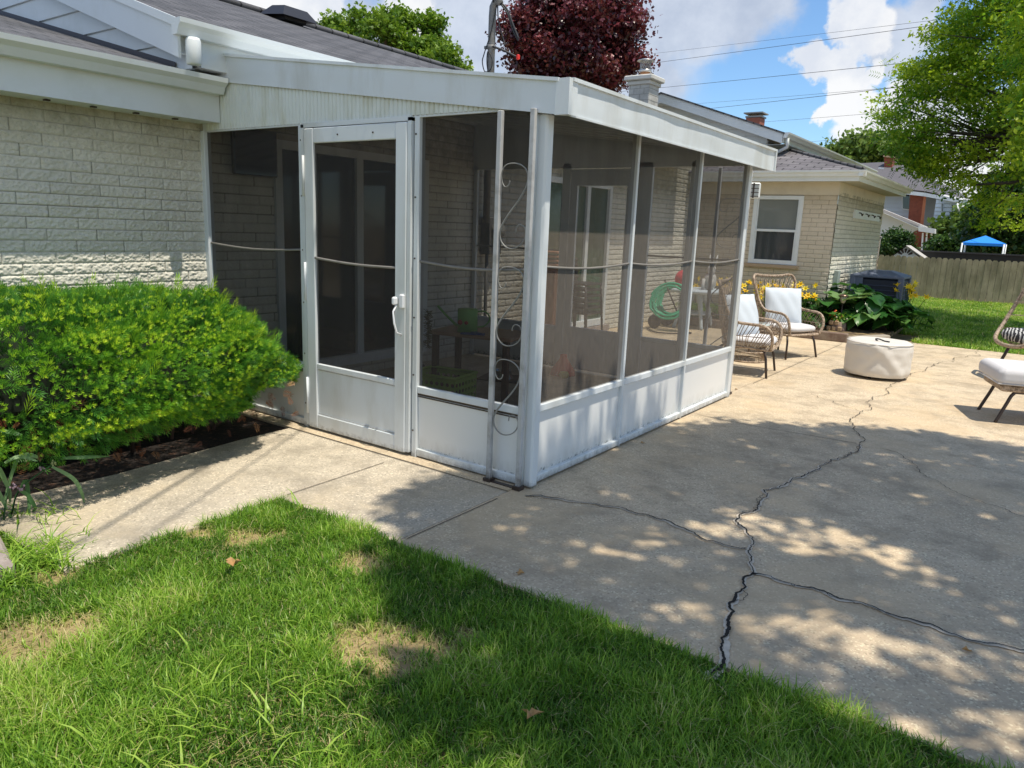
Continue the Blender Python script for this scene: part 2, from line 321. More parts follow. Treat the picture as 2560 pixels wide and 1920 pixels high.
# ------------------------------------------------------------------ the house
H=thing('brick_house',(-3.08,4,0),'low brick house painted off white with grey shingle roofs and white gutters','house')
def brickwall(name,org,ud,nd,u0,u1,z0,z1,res,mat,amp=.011,cl=.317,ch=.0745,holes=(),seed=1,parent=H,joint=.0045):
    us=np.linspace(u0,u1,int((u1-u0)/res)+1);zs=np.linspace(z0,z1,int((z1-z0)/res)+1)
    U,Z=np.meshgrid(us,zs);row=np.floor(Z/ch+np.sin(U*1.3)*.02);u2=U/cl+.5*(row%2)+.07*((row*7)%3)
    colm=np.floor(u2);fu=(u2-colm)*cl;fz=(Z/ch-np.floor(Z/ch))*ch
    e=np.minimum(np.minimum(fu,cl-fu),np.minimum(fz,ch-fz))
    t=np.clip(e/joint,0,1);n=vnoise(U*55,Z*75,seed)*.5+vnoise(U*120,Z*150,seed+1)*.42+vnoise(U*20,Z*34,seed+2)*.32+.08
    tilt=vnoise(colm*3.7+.5,row*5.1+.5,seed+5)
    h=t*(.70+.30*np.clip(e/.010,0,1))*(amp*(n-.35)+.004)+t*tilt*amp*.35
    P=np.array(org)+U[...,None]*np.array(ud)+h[...,None]*np.array(nd)+Z[...,None]*np.array((0,0,1.))
    nr,nc=U.shape;idx=np.arange(nr*nc).reshape(nr,nc)
    Fq=np.stack([idx[:-1,:-1],idx[:-1,1:],idx[1:,1:],idx[1:,:-1]],-1)
    cu=(U[:-1,:-1]+U[1:,1:])/2;cz=(Z[:-1,:-1]+Z[1:,1:])/2;k=np.ones(cu.shape,bool)
    for a,b,c,d in holes: k&=~((cu>a)&(cu<b)&(cz>c)&(cz<d))
    return npmesh(name,P.reshape(-1,3),Fq[k],mat,parent,col=t*(.62+.38*vnoise(colm*2.3,row*3.1,seed+9)))
XW=-3.08
SD=(.62,2.50,.12,2.10)   # sliding door y0,y1,z0,z1
PD=(4.55,6.45,.10,2.12)  # patio door further back
brickwall('wall',(XW,0,0),(0,1,0),(1,0,0),-2.3,0.,-.05,2.18,.005,BRICK,seed=3,amp=.015)
brickwall('wall',(XW,0,0),(0,1,0),(1,0,0),-7.5,-2.3,-.05,2.18,.03,BRICK,seed=3)
brickwall('wall',(XW,0,0),(0,1,0),(1,0,0),0.,9.6,-.05,2.66,.010,BRICK,seed=3,amp=.013,joint=.009,holes=[SD,PD])
brickwall('wall',(-.67,0,0),(0,1,0),(1,0,0),9.6,13.5,-.05,2.22,.010,BRICK,seed=6,amp=.020,joint=.010)
brickwall('wall',(0,9.6,0),(1,0,0),(0,-1,0),-3.08,-.67,-.05,2.22,.008,BRICK2,seed=8,amp=.005,ch=.072,cl=.26,holes=[(-2.01,-1.19,1.02,2.15)],joint=.008)
MB().box((-9,13.5,0),(-.68,13.52,2.2)).build('wall',CREAM,H);MB().box((-9,-7.5,0),(-3.2,-7.48,2.2)).build('wall',CREAM,H)
# low roof at the left
def eave(y0,y1,xw,xf,zs,zg,name='fascia',closeend=True):
    MB().box((xf-.02,y0,zs),(xf,y1,zg-.01)).build('fascia',WHITE,H)
    MB().box((xw,y0,zs+.004),(xf-.021,y1,zs+.014)).build('soffit',WHITE,H)
def gutter(P0,P1,out,zt,h=.105,w=.11,ends=True):
    """K-style gutter between two points; out = outward unit vector"""
    P0=np.array(P0);P1=np.array(P1);out=np.array(out);pr=[(0,0),(0,-h),(w*.55,-h),(w*.72,-h*.55),(w*.95,-h*.30),(w,0),(w-.012,0),(w-.02,-h*.25),(w*.6,-h*.5),(w*.5,-h+.01),(.01,-h+.01),(.01,0)]
    vs=[];
    for P in(P0,P1):
        for a,b in pr: q=P+out*a;vs.append((q[0],q[1],zt+b))
    n=len(pr);fs=[(i,(i+1)%n,n+(i+1)%n,n+i) for i in range(n)]
    fs+=[(0,1,2,3,4,5),(n+5,n+4,n+3,n+2,n+1,n)]
    return MB().add(vs,fs).build('gutter',WHITE,H)
eave(-7.5,-.035,XW,-2.80,2.13,2.41)
gutter((-2.80,-7.5),(-2.80,-.05),(1,0),2.42,.105,.15)
for i in range(12): MB().cbox((-2.94,-.30-.28*i,2.128),(.035,.03,.008)).build('soffit_vent',DARKM,H)
def slope(name,pts,mat,th=.03):
    pts=[np.array(p,float) for p in pts];n=len(pts);vs=[p for p in pts]+[p-np.array((0,0,th)) for p in pts]
    return MB().add(vs,[tuple(range(n)),tuple(range(2*n-1,n-1,-1))]+[(i,(i+1)%n,n+(i+1)%n,n+i) for i in range(n)]).build(name,mat,H)
k1=.245
slope('roof',[(-2.74,-7.6,2.435),(-2.74,-.04,2.435),(-2.82,-.30,2.455),(-7,-.30,2.455+4.18*k1),(-7,-7.6,2.435+4.26*k1)],SHX)
slope('roof',[(-2.74,-.045,2.434),(-2.74,.0,2.434),(-2.95,.0,2.49),(-2.95,-.30,2.49)],SHX)
# gable siding above the low roof
gs=MB();yg=-.30
def xr(z): return min(-2.66,-2.70-(z-2.50)/.333+.42)
for i in range(9):
    zt0=2.44+.185*i;zt1=zt0+.181
    if zt0>3.9: break
    gs.add([(-9,yg-.020,zt0),(xr(zt0),yg-.020,zt0),(xr(zt1),yg-.004,zt1),(-9,yg-.004,zt1)],[(0,1,2,3)])
    gs.add([(-9,yg-.020,zt0),(xr(zt0),yg-.020,zt0),(xr(zt0),yg+.002,zt0-.004),(-9,yg+.002,zt0-.004)],[(3,2,1,0)])
gs.build('gable_siding',WHITE,H)
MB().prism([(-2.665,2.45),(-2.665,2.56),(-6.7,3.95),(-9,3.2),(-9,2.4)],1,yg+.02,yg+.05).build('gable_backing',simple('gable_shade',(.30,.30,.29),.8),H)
fl=MB()
fl.add([(-2.85,yg-.03,2.46),(-7,yg-.03,2.46+4.15*k1),(-7,yg-.028,2.46+4.15*k1+.035),(-2.85,yg-.028,2.46+.035)],[(0,1,2,3)]);fl.build('flashing_shadow_gap',DARKM,H)  # dark strip at the siding foot: flashing with the shadow gap painted in
# upper roof
ZE,XE,XR,ZR=2.735,-2.70,-6.7,4.11
kr=(ZR-ZE)/(XE-XR)
slope('roof',[(XE,-.43,ZE),(XE,8.7,ZE),(XR,8.7,ZR),(XR,-.43,ZR)],SHX)
slope('roof',[(XR,-.43,ZR),(XR,8.7,ZR),(-10.8,8.7,ZE),(-10.8,-.43,ZE)],SHX)
rc=MB();rc.tube([(XR,-.44,ZR+.01),(XR,8.7,ZR+.01)],.05,6,flat=1.6);rc.build('ridge_cap',SHX,H)
rk=MB();rk.prism([(XE+.04,ZE-.035),(XE+.04,ZE-.245),(XE-.25,ZE-.245+.29*kr-.0),(XR,ZR-.235),(-10.8,ZE-.235),(-10.8,ZE-.035),(XR,ZR-.035)],1,-.415,-.395)
rk.prism([(XE+.05,ZE-.0),(XE+.05,ZE-.055),(XR,ZR-.055),(-10.8,ZE-.055),(-10.8,ZE),(XR,ZR-.001)],1,-.435,-.416)
rk.build('rake_board',WHITE,H)
MB().prism([(XE+.03,ZE-.21),(XE+.03,ZE-.22),(XR,ZR-.22),(-10.8,ZE-.22),(-10.8,ZE-.21),(XR,ZR-.21)],1,-.394,yg+.02).build('soffit',WHITE,H)
MB().box((XE-.01,-.40,ZE-.21),(XE+.012,8.7,ZE-.03)).build('fascia',WHITE,H)
MB().box((XW,.02,ZE-.2),(XE-.012,8.7,ZE-.19)).build('soffit',WHITE,H)
MB().box((XW-.02,yg+.05,2.2),(XW+.05,.0,2.6)).box((-2.99,-.28,2.46),(-2.68,-.02,2.54)).build('corner_trim',WHITE,H)
gutter((XE+.015,-.44),(XE+.015,8.7),(1,0),ZE-.005,.10,.11)
ds=MB();ds.lathe((-2.62,-.33,2.455),[(.042,0),(.05,.01),(.05,.15),(.042,.17)],18);ds.build('downspout_outlet',WHITE,H)
# roof vent near the ridge
vt=MB();vv=at(0,-6.35,722,40);vy=float(vv[1])
vt.cbox((-6.35,vy,4.02),(.30,.34,.10),0,.01);vt.add([(-6.6,vy-.28,4.06),(-6.1,vy-.28,4.0),(-6.1,vy+.28,4.0),(-6.6,vy+.28,4.06),(-6.45,vy-.18,4.17),(-6.2,vy-.18,4.14),(-6.2,vy+.18,4.14),(-6.45,vy+.18,4.17)],[(3,2,1,0),(4,5,6,7),(0,1,5,4),(1,2,6,5),(2,3,7,6),(3,0,4,7)])
vt.build('roof_vent',simple('black_plastic',(.025,.025,.03),.45),H)
# chimney
cx,cyy=-4.25,9.4
ch_=MB().box((cx-.20,cyy,3.0),(cx+.20,cyy+.40,4.12));chim=ch_.build('chimney',simple('painted_chimney_brick',(.55,.55,.53),.8,.1,8,dirt=(.35,.35,.33),dscale=4,bmp=.5,bscale=25),H)
lines=MB()
for i in range(9):
    z=3.2+.1*i;lines.box((cx-.203,cyy-.003,z),(cx+.203,cyy+.403,z+.006))
    for j in range(2): xx=cx-.2+.2*j+(.1 if i%2 else .02);lines.box((xx,cyy-.004,z),(xx+.006,cyy+.01,z+.1))
lines.build('mortar_lines',simple('chimney_joint',(.28,.28,.26),.9),chim)
MB().cbox((cx,cyy+.20,4.10),(.46,.46,.07),0,.01).cbox((cx,cyy+.20,4.18),(.56,.56,.085),0,.015).build('chimney_crown',simple('crown_concrete',(.60,.60,.57),.8,.2,8),chim)
MB().lathe((cx,cyy+.20,4.22),[(.09,0),(.09,.10)],20).build('flue',simple('clay_flue',(.42,.20,.09),.8),chim)
cp=MB()
for k in range(18):
    a=2*math.pi*k/18
    for q in(-1,1): cp.tube([(cx+.10*math.cos(a),cyy+.20+.10*math.sin(a),4.34),(cx+.10*math.cos(a+q*.7),cyy+.20+.10*math.sin(a+q*.7),4.50)],.003,4)
cp.lathe((cx,cyy+.20,4.31),[(.115,0),(.12,.035)],20);cp.lathe((cx,cyy+.20,4.50),[(.16,0),(.15,.012),(.05,.04),(.01,.045)],20);cp.build('chimney_cap',simple('galvanised_steel',(.55,.56,.57),.35,.1,metal=.6),chim)
# wing: eaves, hip roof, frieze
MB().box((-3.0,9.585,2.17),(-.655,9.60,2.37)).box((-.669,9.60,2.17),(-.655,13.5,2.37)).build('frieze_board',CREAM,H)
MB().box((-3.08,9.25,2.37),(-.33,9.6,2.38)).box((-.66,9.6,2.371),(-.33,13.7,2.381)).build('soffit',simple('cream_soffit',(.52,.48,.38),.7),H)
MB().box((-3.08,9.235,2.36),(-.33,9.25,2.50)).box((-.33,9.235,2.361),(-.315,13.7,2.501)).build('fascia',WHITE,H)
gutter((-3.0,9.235),(-.22,9.235),(0,-1),2.52,.09,.10);gutter((-.315,9.15),(-.315,13.8),(1,0),2.519,.09,.10)
zk=.30
slope('roof',[(-3.3,9.17,2.52),(-.25,9.17,2.52),(-1.85,10.77,2.52+1.6*zk),(-3.3,10.77,2.52+1.6*zk)],SHY)
slope('roof',[(-.25,9.17,2.521),(-.25,13.8,2.521),(-1.95,13.8,2.52+1.7*zk),(-1.95,10.87,2.52+1.7*zk)],SHX)
MB().tube([(-.25,9.17,2.53),(-1.85,10.77,2.53+1.6*zk)],.03,5).build('hip_cap',SHX,H)
# window in the wing
wx0,wx1,wz0,wz1=-2.01,-1.19,1.02,2.15
wf=MB();yy=9.6
for a,b in(((wx0,wz0),(wx0+.06,wz1)),((wx1-.06,wz0),(wx1,wz1)),((wx0+.06,wz1-.06),(wx1-.06,wz1)),((wx0+.06,wz0),(wx1-.06,wz0+.07)),((wx0+.06,1.56),(wx1-.06,1.60))): wf.box((a[0],yy-.03,a[1]),(b[0],yy+.03,b[1]))
wf.box((wx0+.06,yy-.015,wz0+.07),(wx0+.09,yy+.02,1.56)).box((wx1-.09,yy-.015,wz0+.07),(wx1-.06,yy+.02,1.56)).box((wx0+.06,yy-.01,1.60),(wx0+.085,yy+.02,wz1-.06)).box((wx1-.085,yy-.01,1.60),(wx1-.06,yy+.02,wz1-.06))
win=wf.build('window',WHITE,H)
MB().box((wx0+.05,yy+.01,1.58),(wx1-.05,yy+.014,wz1-.05)).build('upper_pane',GLASSB,win)
MB().box((wx0+.05,yy+.012,wz0+.05),(wx1-.05,yy+.016,1.58)).build('lower_pane',glassmat('lower_sash_glass',(.06,.065,.07)),win)
MB().cbox(((wx0+wx1)/2,9.57,.985),(.90,.11,.06),0,.008).build('sill',simple('tan_stone_sill',(.45,.33,.22),.8,.15,12),win)
# sliding door inside the porch and patio door beyond it
def door(name,y0,y1,z0,z1,n,gl,label):
    d=MB();x=XW
    d.box((x-.02,y0,z0),(x+.035,y0+.07,z1));d.box((x-.02,y1-.07,z0),(x+.035,y1,z1));d.box((x-.02,y0+.07,z1-.07),(x+.034,y1-.07,z1));d.box((x-.02,y0+.07,z0),(x+.06,y1-.07,z0+.09))
    W=(y1-y0-.14)/n
    for i in range(1,n): d.box((x-.02,y0+.07+W*i-.04,z0+.09),(x+.03,y0+.07+W*i+.04,z1-.07))
    o=d.build(name,WHITE,H,label=label)
    for i in range(n): MB().box((x-.008,y0+.06+W*i,z0+.05),(x-.004,y0+.06+W*(i+1),z1-.05)).build('pane',gl,o)
    return o
door('sliding_door',*SD,2,GLASS,'white framed sliding door seen through the dark screens')
door('patio_door',*PD,3,GLASSG,'white framed patio door with a green garden reflection coloured into the glass')
MB().box((XW,PD[0],-.0),(XW+.09,PD[1]+.05,.09)).build('door_step',STONE,H)
# upper block behind the wing
yb=10.5;pk=at(1,yb,1667,237);er=at(1,yb,1968,334);xe,ze=float(er[0]),float(er[2]);xp,zp=float(pk[0]),float(pk[2]);xl=2*xp-xe
ub=MB()
for i in range(14):
    z=2.3+.135*i;z2=z+.131
    def xx(q): return min(xe-.35,xp+(zp-.12-q)*(xe-xp)/(zp-ze))
    if z2>zp-.14: break
    ub.add([(2*xp-xx(z),yb+.02,z),(xx(z),yb+.02,z),(xx(z2),yb+.035,z2),(2*xp-xx(z2),yb+.035,z2),(2*xp-xx(z),yb+.04,z-.003),(xx(z),yb+.04,z-.003)],[(0,1,2,3),(0,4,5,1)])
ub.box((xe-.36,yb+.045,2.3),(xe-.34,18.3,ze-.1));ub.build('gable_siding',WHITE,H)
kk=(zp-ze)/(xe-xp)
slope('roof',[(xe+.03,yb-.27,ze-.01),(xe+.03,18.3,ze-.01),(xp,18.3,zp+.01),(xp,yb-.27,zp+.01)],SHX)
slope('roof',[(xl-.03,yb-.27,ze-.01),(xl-.03,18.3,ze-.01),(xp,18.3,zp+.01),(xp,yb-.27,zp+.01)],SHX)
MB().prism([(xe,ze-.03),(xe,ze-.19),(xp,zp-.18),(xl,ze-.19),(xl,ze-.03),(xp,zp-.02)],1,yb-.25,yb-.23).build('rake_board',WHITE,H)
MB().prism([(xe,ze-.17),(xe,ze-.18),(xp,zp-.17),(xl,ze-.18),(xl,ze-.17),(xp,zp-.16)],1,yb-.229,yb+.03).box((xe-.35,yb+.03,ze-.18),(xe-.002,18.3,ze-.17)).build('soffit',WHITE,H)
MB().box((xe,yb-.22,ze-.17),(xe+.012,18.3,ze-.03)).build('fascia',WHITE,H)
gutter((xe+.013,yb-.25),(xe+.013,18.3),(1,0),ze-.01,.09,.10)
MB().tube([(xe+.07,yb-.18,ze-.1),(xe+.07,yb-.14,ze-.24),(xe-.25,yb+.03,ze-.36),(xe-.3,yb+.05,ze-.5)],.03,6).build('downspout',WHITE,H)
q=at(1,17,1895,300)
rv=MB().box((q[0]-.22,16.7,q[2]-.55),(q[0]+.15,17.1,q[2]+.02));c2=rv.build('chimney',simple('red_flue_brick',(.33,.11,.07),.8,.2,15),H)
MB().cbox((q[0]-.03,16.9,q[2]+.05),(.42,.42,.04)).cbox((q[0]-.03,16.9,q[2]+.14),(.5,.5,.03)).tube([(q[0]-.15,16.8,q[2]),(q[0]-.15,16.8,q[2]+.14)],.02,5).tube([(q[0]+.1,16.8,q[2]),(q[0]+.1,16.8,q[2]+.14)],.02,5).build('chimney_cap',simple('grey_cap',(.3,.3,.3),.6),c2)
# ------------------------------------------------------------------ the screened porch
P=thing('screened_porch',(-1.5,1.6,0),'white aluminium screened porch with dark mesh panels and a sloping flat roof','porch')
AX0=XW+.02
def fz(x): return 2.205+(.185-x)*(2.60-2.205)/(.185+2.82)     # top of the side fascia
# roof and ceiling pans
rf=MB();rf.add([(.19,-.045,fz(.19)-.004),(.19,3.36,fz(.19)-.004),(-3.0,3.36,fz(-3.0)-.004),(-3.0,-.045,fz(-3.0)-.004),(.17,-.02,fz(.17)-.05),(.17,3.34,fz(.17)-.05),(-3.0,3.34,fz(-3.0)-.05),(-3.0,-.02,fz(-3.0)-.05)],[(0,1,2,3),(7,6,5,4)])
rf.build('roof',WHITE2,P)
rb=MB()
for i in range(11):
    y=.12+.30*i
    rb.add([(.16,y,fz(.16)-.052),(.16,y+.03,fz(.16)-.052),(-3.05,y+.03,fz(-3.05)-.052),(-3.05,y,fz(-3.05)-.052),(.16,y,fz(.16)-.085),(.16,y+.03,fz(.16)-.085),(-3.05,y+.03,fz(-3.05)-.085),(-3.05,y,fz(-3.05)-.085)],[(0,1,5,4),(1,2,6,5),(2,3,7,6),(3,0,4,7),(4,5,6,7)])
rb.build('ceiling_rib',WHITE2,P)
# side fascia (facing the lawn): a gently dented sheet
def sheet(name,A,B,C,D,nu,nv,nrm,amp,mat,seed):
    A,B,C,D=[np.array(p,float) for p in(A,B,C,D)];u,v=np.meshgrid(np.linspace(0,1,nu),np.linspace(0,1,nv));u=u[...,None];v=v[...,None]
    Pt=(A*(1-u)+B*u)*(1-v)+(D*(1-u)+C*u)*v
    L=np.linalg.norm(B-A);h=(vnoise(u[...,0]*L*2.2,v[...,0]*1.4,seed)-.5)*amp+(vnoise(u[...,0]*L*7,v[...,0]*3,seed+1)-.5)*amp*.35
    Pt=Pt+h[...,None]*np.array(nrm,float);idx=np.arange(nu*nv).reshape(nv,nu)
    Fq=np.stack([idx[:-1,:-1],idx[:-1,1:],idx[1:,1:],idx[1:,:-1]],-1).reshape(-1,4)
    return npmesh(name,Pt.reshape(-1,3),Fq,mat,P,smooth=True)
xc=.19
sheet('fascia',(-2.90,-.045,fz(-2.90)-.185),(xc-.07,-.045,fz(xc)-.168),(xc-.07,-.045,fz(xc)),(-2.90,-.045,fz(-2.90)),220,10,(0,-1,0),.008,WHITE2,3)
sheet('fascia',(xc,-.02,fz(xc)-.168),(xc,3.36,fz(xc)-.168),(xc,3.36,fz(xc)),(xc,-.02,fz(xc)),220,10,(1,0,0),.008,WHITE2,5)
fc=MB();zt=fz(xc)
fc.prism([(xc-.075,-.052),(xc+.006,-.052),(xc+.006,.03),(xc+.002,.03),(xc-.075,-.046)],2,zt-.172,zt+.003);fc.build('fascia_corner_cap',WHITE2,P)
ft=MB();ft.box((xc-.008,-.02,zt-.012),(xc+.014,3.37,zt+.006)).box((xc-.008,-.02,zt-.178),(xc+.004,3.37,zt-.168)).box((xc-.02,3.345,zt-.178),(xc+.012,3.375,zt+.006))
ft.add([(-2.9,-.058,fz(-2.9)-.012),(xc-.06,-.058,fz(xc)-.012),(xc-.06,-.058,fz(xc)+.006),(-2.9,-.058,fz(-2.9)+.006),(-2.9,-.03,fz(-2.9)-.012),(xc-.06,-.03,fz(xc)-.012),(xc-.06,-.03,fz(xc)+.006),(-2.9,-.03,fz(-2.9)+.006)],[(0,1,2,3),(7,6,5,4),(0,4,5,1),(1,5,6,2),(2,6,7,3),(3,7,4,0)])
ft.build('drip_edge',WHITE2,P)
MB().box((-.04,3.33,zt-.17),(xc,3.345,zt)).build('fascia',WHITE2,P)
# ribbed header panel
HZ=2.085;hd=MB();x=-2.99;
while x<-.245:
    a,b=x,min(x+.036,-.245);d=.012
    for (u0,y0,u1,y1) in((a,-.018,a+.008,-.018-d),(a+.008,-.018-d,b-.008,-.018-d*.8),(b-.008,-.018-d*.8,b,-.018)):
        hd.quad((u0,y0,HZ),(u1,y1,HZ),(u1,y1,fz(u1)-.17),(u0,y0,fz(u0)-.17))
    x+=.036
hd.build('header_panel',simple('ribbed_header_paint',(.70,.745,.71),.45,.05,3,dirt=(.56,.57,.46),dscale=6,stretch=(1,1,.3),lo=.5,hi=.75),P)
MB().box((-2.99,-.022,HZ-.012),(-.245,-.004,HZ)).box((-.245,-.015,HZ-.005),(.0,.0,HZ+.03)).box((AX0,-.012,HZ),(-2.98,.0,2.35)).build('header_trim',WHITE2,P)
def bar(name,a,b,mat=WHITE2,par=P,bev=.004):
    c=[(a[i]+b[i])/2 for i in range(3)];d=[abs(b[i]-a[i]) for i in range(3)];return MB().cbox(c,d,0,min(bev,min(d)*.3)).build(name,mat,par)
# wall facing the lawn (y=0)
bar('post',(XW-.01,-.03,0),(XW+.055,.03,HZ));bar('post',(-1.935,-.026,.0),(-1.893,.03,HZ));bar('post',(-.875,-.026,.0),(-.835,.03,HZ))
cpst=MB();cpst.cbox((.021,.018,1.03),(.062,.068,2.05),0,.012).box((-.028,-.004,0.0),(-.0105,.03,2.05)).box((-.006,.0525,0.0),(.03,.078,2.05));cpst.build('corner_post',WHITE2,P)
for x0,x1 in((XW+.055,-1.935),(-.835,-.028)):
    bar('sill_rail',(x0,-.02,.425),(x1,.02,.470));bar('bottom_rail',(x0,-.02,.012),(x1,.02,.062))
    MB().box((x0,-.004,.062),(x1,.004,.425)).build('kick_panel',KICK,P)
    MB().box((x0,-.012,.412),(x1,-.004,.425)).box((x0,-.011,.4),(x1,-.004,.406)).build('panel_bead',DARKM,P)
    MB().quad((x0,.0,.47),(x1,.0,.47),(x1,.0,HZ),(x0,.0,HZ)).build('screen',SCR,P)
    mr=MB();pts=[(x0+(x1-x0)*t,-.006,1.245-.022*math.sin(math.pi*t)+(.015 if x0<-2 else 0)) for t in np.linspace(0,1,9)];mr.tube(pts,.0085,6);mr.build('mid_rail',RAILM,P)
# screen door
dx0,dx1=-1.885,-.885;D=MB();yd=-.03
for a,b in(((dx0,.03),(dx0+.028,2.075)),((dx1-.028,.03),(dx1,2.075)),((dx0,2.055),(dx1,2.083))): D.box((a[0],-.042,a[1]),(b[0],.02,b[1]))
for a,b in(((dx0+.032,.02),(dx0+.125,2.05)),((dx1-.125,.02),(dx1-.032,2.05))): D.cbox(((a[0]+b[0])/2,yd,(a[1]+b[1])/2),(b[0]-a[0],.034,b[1]-a[1]),0,.006)
for z0,z1 in((.02,.125),(.45,.49),(1.955,2.05)): D.cbox(((dx0+dx1)/2,yd,(z0+z1)/2),(dx1-dx0-.25,.030,z1-z0),0,.005)
do=D.build('screen_door',WHITE2,P,label='white aluminium screen door with solid lower panel and handle on the right')
MB().box((dx0+.12,yd-.004,.12),(dx1-.12,yd+.006,.455)).build('kick_panel',WHITE2,do)
MB().box((dx0+.13,yd-.011,.13),(dx1-.13,yd-.006,.134)).box((dx0+.13,yd-.011,.444),(dx1-.13,yd-.006,.447)).build('panel_bead',IRON,do)
MB().quad((dx0+.12,yd,.485),(dx1-.12,yd,.485),(dx1-.12,yd,1.96),(dx0+.12,yd,1.96)).build('screen',SCR,do)
MB().tube([(dx0+.12+(dx1-dx0-.24)*t,yd-.008,1.215-.02*t-.012*math.sin(math.pi*t)) for t in np.linspace(0,1,8)],.009,6).build('mid_rail',RAILM,do)
hx=dx1-.07
MB().cbox((hx+.02,yd-.028,.995),(.036,.022,.085),0,.006).cbox((hx-.025,yd-.045,.995),(.03,.035,.05),0,.008).tube([(hx-.02,yd-.03,.975),(hx-.022,yd-.06,.93),(hx-.012,yd-.062,.86),(hx-.002,yd-.05,.80),(hx+.005,yd-.02,.785)],.0065,6).build('handle',simple('white_plastic',(.80,.82,.85),.3,.02),do)
for z in(.25,1.05,1.75): MB().tube([(dx0+.03,yd-.022,z-.13),(dx0+.03,yd-.022,z+.13)],.009,6).build('hinge',WHITE2,do)
for x,y,z in [(dx1+.025,-.028,z) for z in np.linspace(.18,1.98,6)]+[(dx0-.02,-.028,z) for z in np.linspace(.18,1.98,6)]+[(-1.52,yd-.017,2.0),(-1.2,yd-.017,2.0)]: MB().cbox((x,y,z),(.009,.006,.009)).build('screw',DARKM,do)
# wall facing the patio (x=0)
for i,y in enumerate((1.115,2.18)): bar('post',(-.03,y-.013,.0),(.022,y+.013,2.16))
bar('post',(-.03,3.235,.0),(.026,3.30,2.16))
for y0,y1 in((.082,1.102),(1.128,2.167),(2.193,3.235)):
    bar('sill_rail',(-.02,y0,.435),(.022,y1,.478));bar('bottom_rail',(-.02,y0,.012),(.024,y1,.055))
    MB().box((-.012,y0,.055),(-.004,y1,.435)).build('kick_panel',KICK,P)
    MB().quad((0,y0,.478),(0,y1,.478),(0,y1,2.15),(0,y0,2.15)).build('screen',SCRB,P)
    MB().tube([(.004,y0+(y1-y0)*t,1.262-.02*math.sin(math.pi*t)) for t in np.linspace(0,1,7)],.0075,6).build('mid_rail',RAILM,P)
bar('header_trim',(-.02,.0,2.09),(.015,3.3,2.14))
# far wall (y=3.27)
yF=3.27
for a,b in((XW+.02,XW+.07),(-1.90,-1.80),(-1.08,-.90),(-.52,-.48)): bar('post',(a,yF-.02,0),(b,yF+.02,2.12))
MB().prism([(XW,2.07),(0,2.07),(0,fz(0)-.06),(XW,fz(-3.0)-.06)],1,yF-.02,yF+.02).build('header_trim',WHITE2,P)
for x0,x1 in((XW+.07,-1.90),(-.90,-.52),(-.48,-.03)):
    bar('sill_rail',(x0,yF-.02,.42),(x1,yF+.02,.46));MB().box((x0,yF-.004,.02),(x1,yF+.004,.42)).build('kick_panel',KICK,P)
    MB().quad((x0,yF,.46),(x1,yF,.46),(x1,yF,2.07),(x0,yF,2.07)).build('screen',SCRF,P)
    bar('mid_rail',(x0,yF-.006,1.24),(x1,yF+.006,1.258),RAILM,P,.002)
D2=MB()
for a,b in(((-1.80,.03),(-1.72,2.06)),((-1.16,.03),(-1.08,2.06)),((-1.72,1.90),(-1.16,2.06)),((-1.72,.03),(-1.16,.13)),((-1.72,.42),(-1.16,.47)),((-1.72,.13),(-1.16,.42))): D2.box((a[0],yF-.015,a[1]),(b[0],yF+.015,b[1]))
d2=D2.build('screen_door',WHITE2,P,label='far screen door seen through the porch');MB().quad((-1.72,yF,.47),(-1.16,yF,.47),(-1.16,yF,1.9),(-1.72,yF,1.9)).build('screen',SCRF,d2)
# the two ornamental iron supports
def scrollpost(xa,xb,y,label,grp='iron scroll supports of the porch roof'):
    t=thing('iron_support',((xa+xb)/2,y,0),label,'iron support',grp)
    for x in(xa,xb):
        MB().cbox((x,y,1.035),(.030,.026,2.07),0,.003).build('post',IRON,t);MB().cbox((x,y,.012),(.05,.05,.022)).build('foot',DARKM,t)
    MB().box((xa,y-.014,.002),(xb,y+.014,.01)).build('base_plate',DARKM,t)
    for zt,zb in((1.80,1.355),(1.255,.82),(.74,.305)):
        H_=zt-zb;W=xb-xa-.034;x0=xa+.017
        pts=[(.33,.80),(.28,.745),(.14,.73),(.03,.80),(.02,.90),(.14,.975),(.38,1.0),(.68,.985),(.92,.92),(.985,.82),(.90,.70),(.66,.56),(.36,.42),(.12,.29),(.02,.19),(.08,.08),(.28,.01),(.52,.0),(.78,.04),(.95,.12),(.98,.21),(.90,.27),(.74,.285),(.64,.25),(.62,.20)]
        cpts=catmull([(x0+W*a,y,zb+H_*b) for a,b in pts],4);rr=[.0032+.0022*math.exp(-((i/len(cpts)-.5)*6)**2) for i in range(len(cpts))]
        MB().tube(cpts,rr,6,flat=1.0).build('scroll',SCROLL,t)
    return t
scrollpost(-.218,-.006,-.06,'iron support with scrolls at the near corner of the screened porch')
scrollpost(-.30,-.02,3.40,'iron support with scrolls at the far corner of the porch, seen through the mesh')
# shutter-like white louvre at the far corner
l=MB();l.cbox((.01,3.44,1.87),(.11,.05,.14),.3,.012);lt=l.build('louvre_lamp',WHITE);tag(lt,'small white slatted lamp box at the far corner of the porch','lamp')
s2=MB();s2.cbox((.015,3.412,1.87),(.014,.006,.13),.3)
for i in range(4): s2.cbox((.01,3.413,1.82+.034*i),(.10,.006,.006),.3)
s2.build('slats',DARKM,lt)

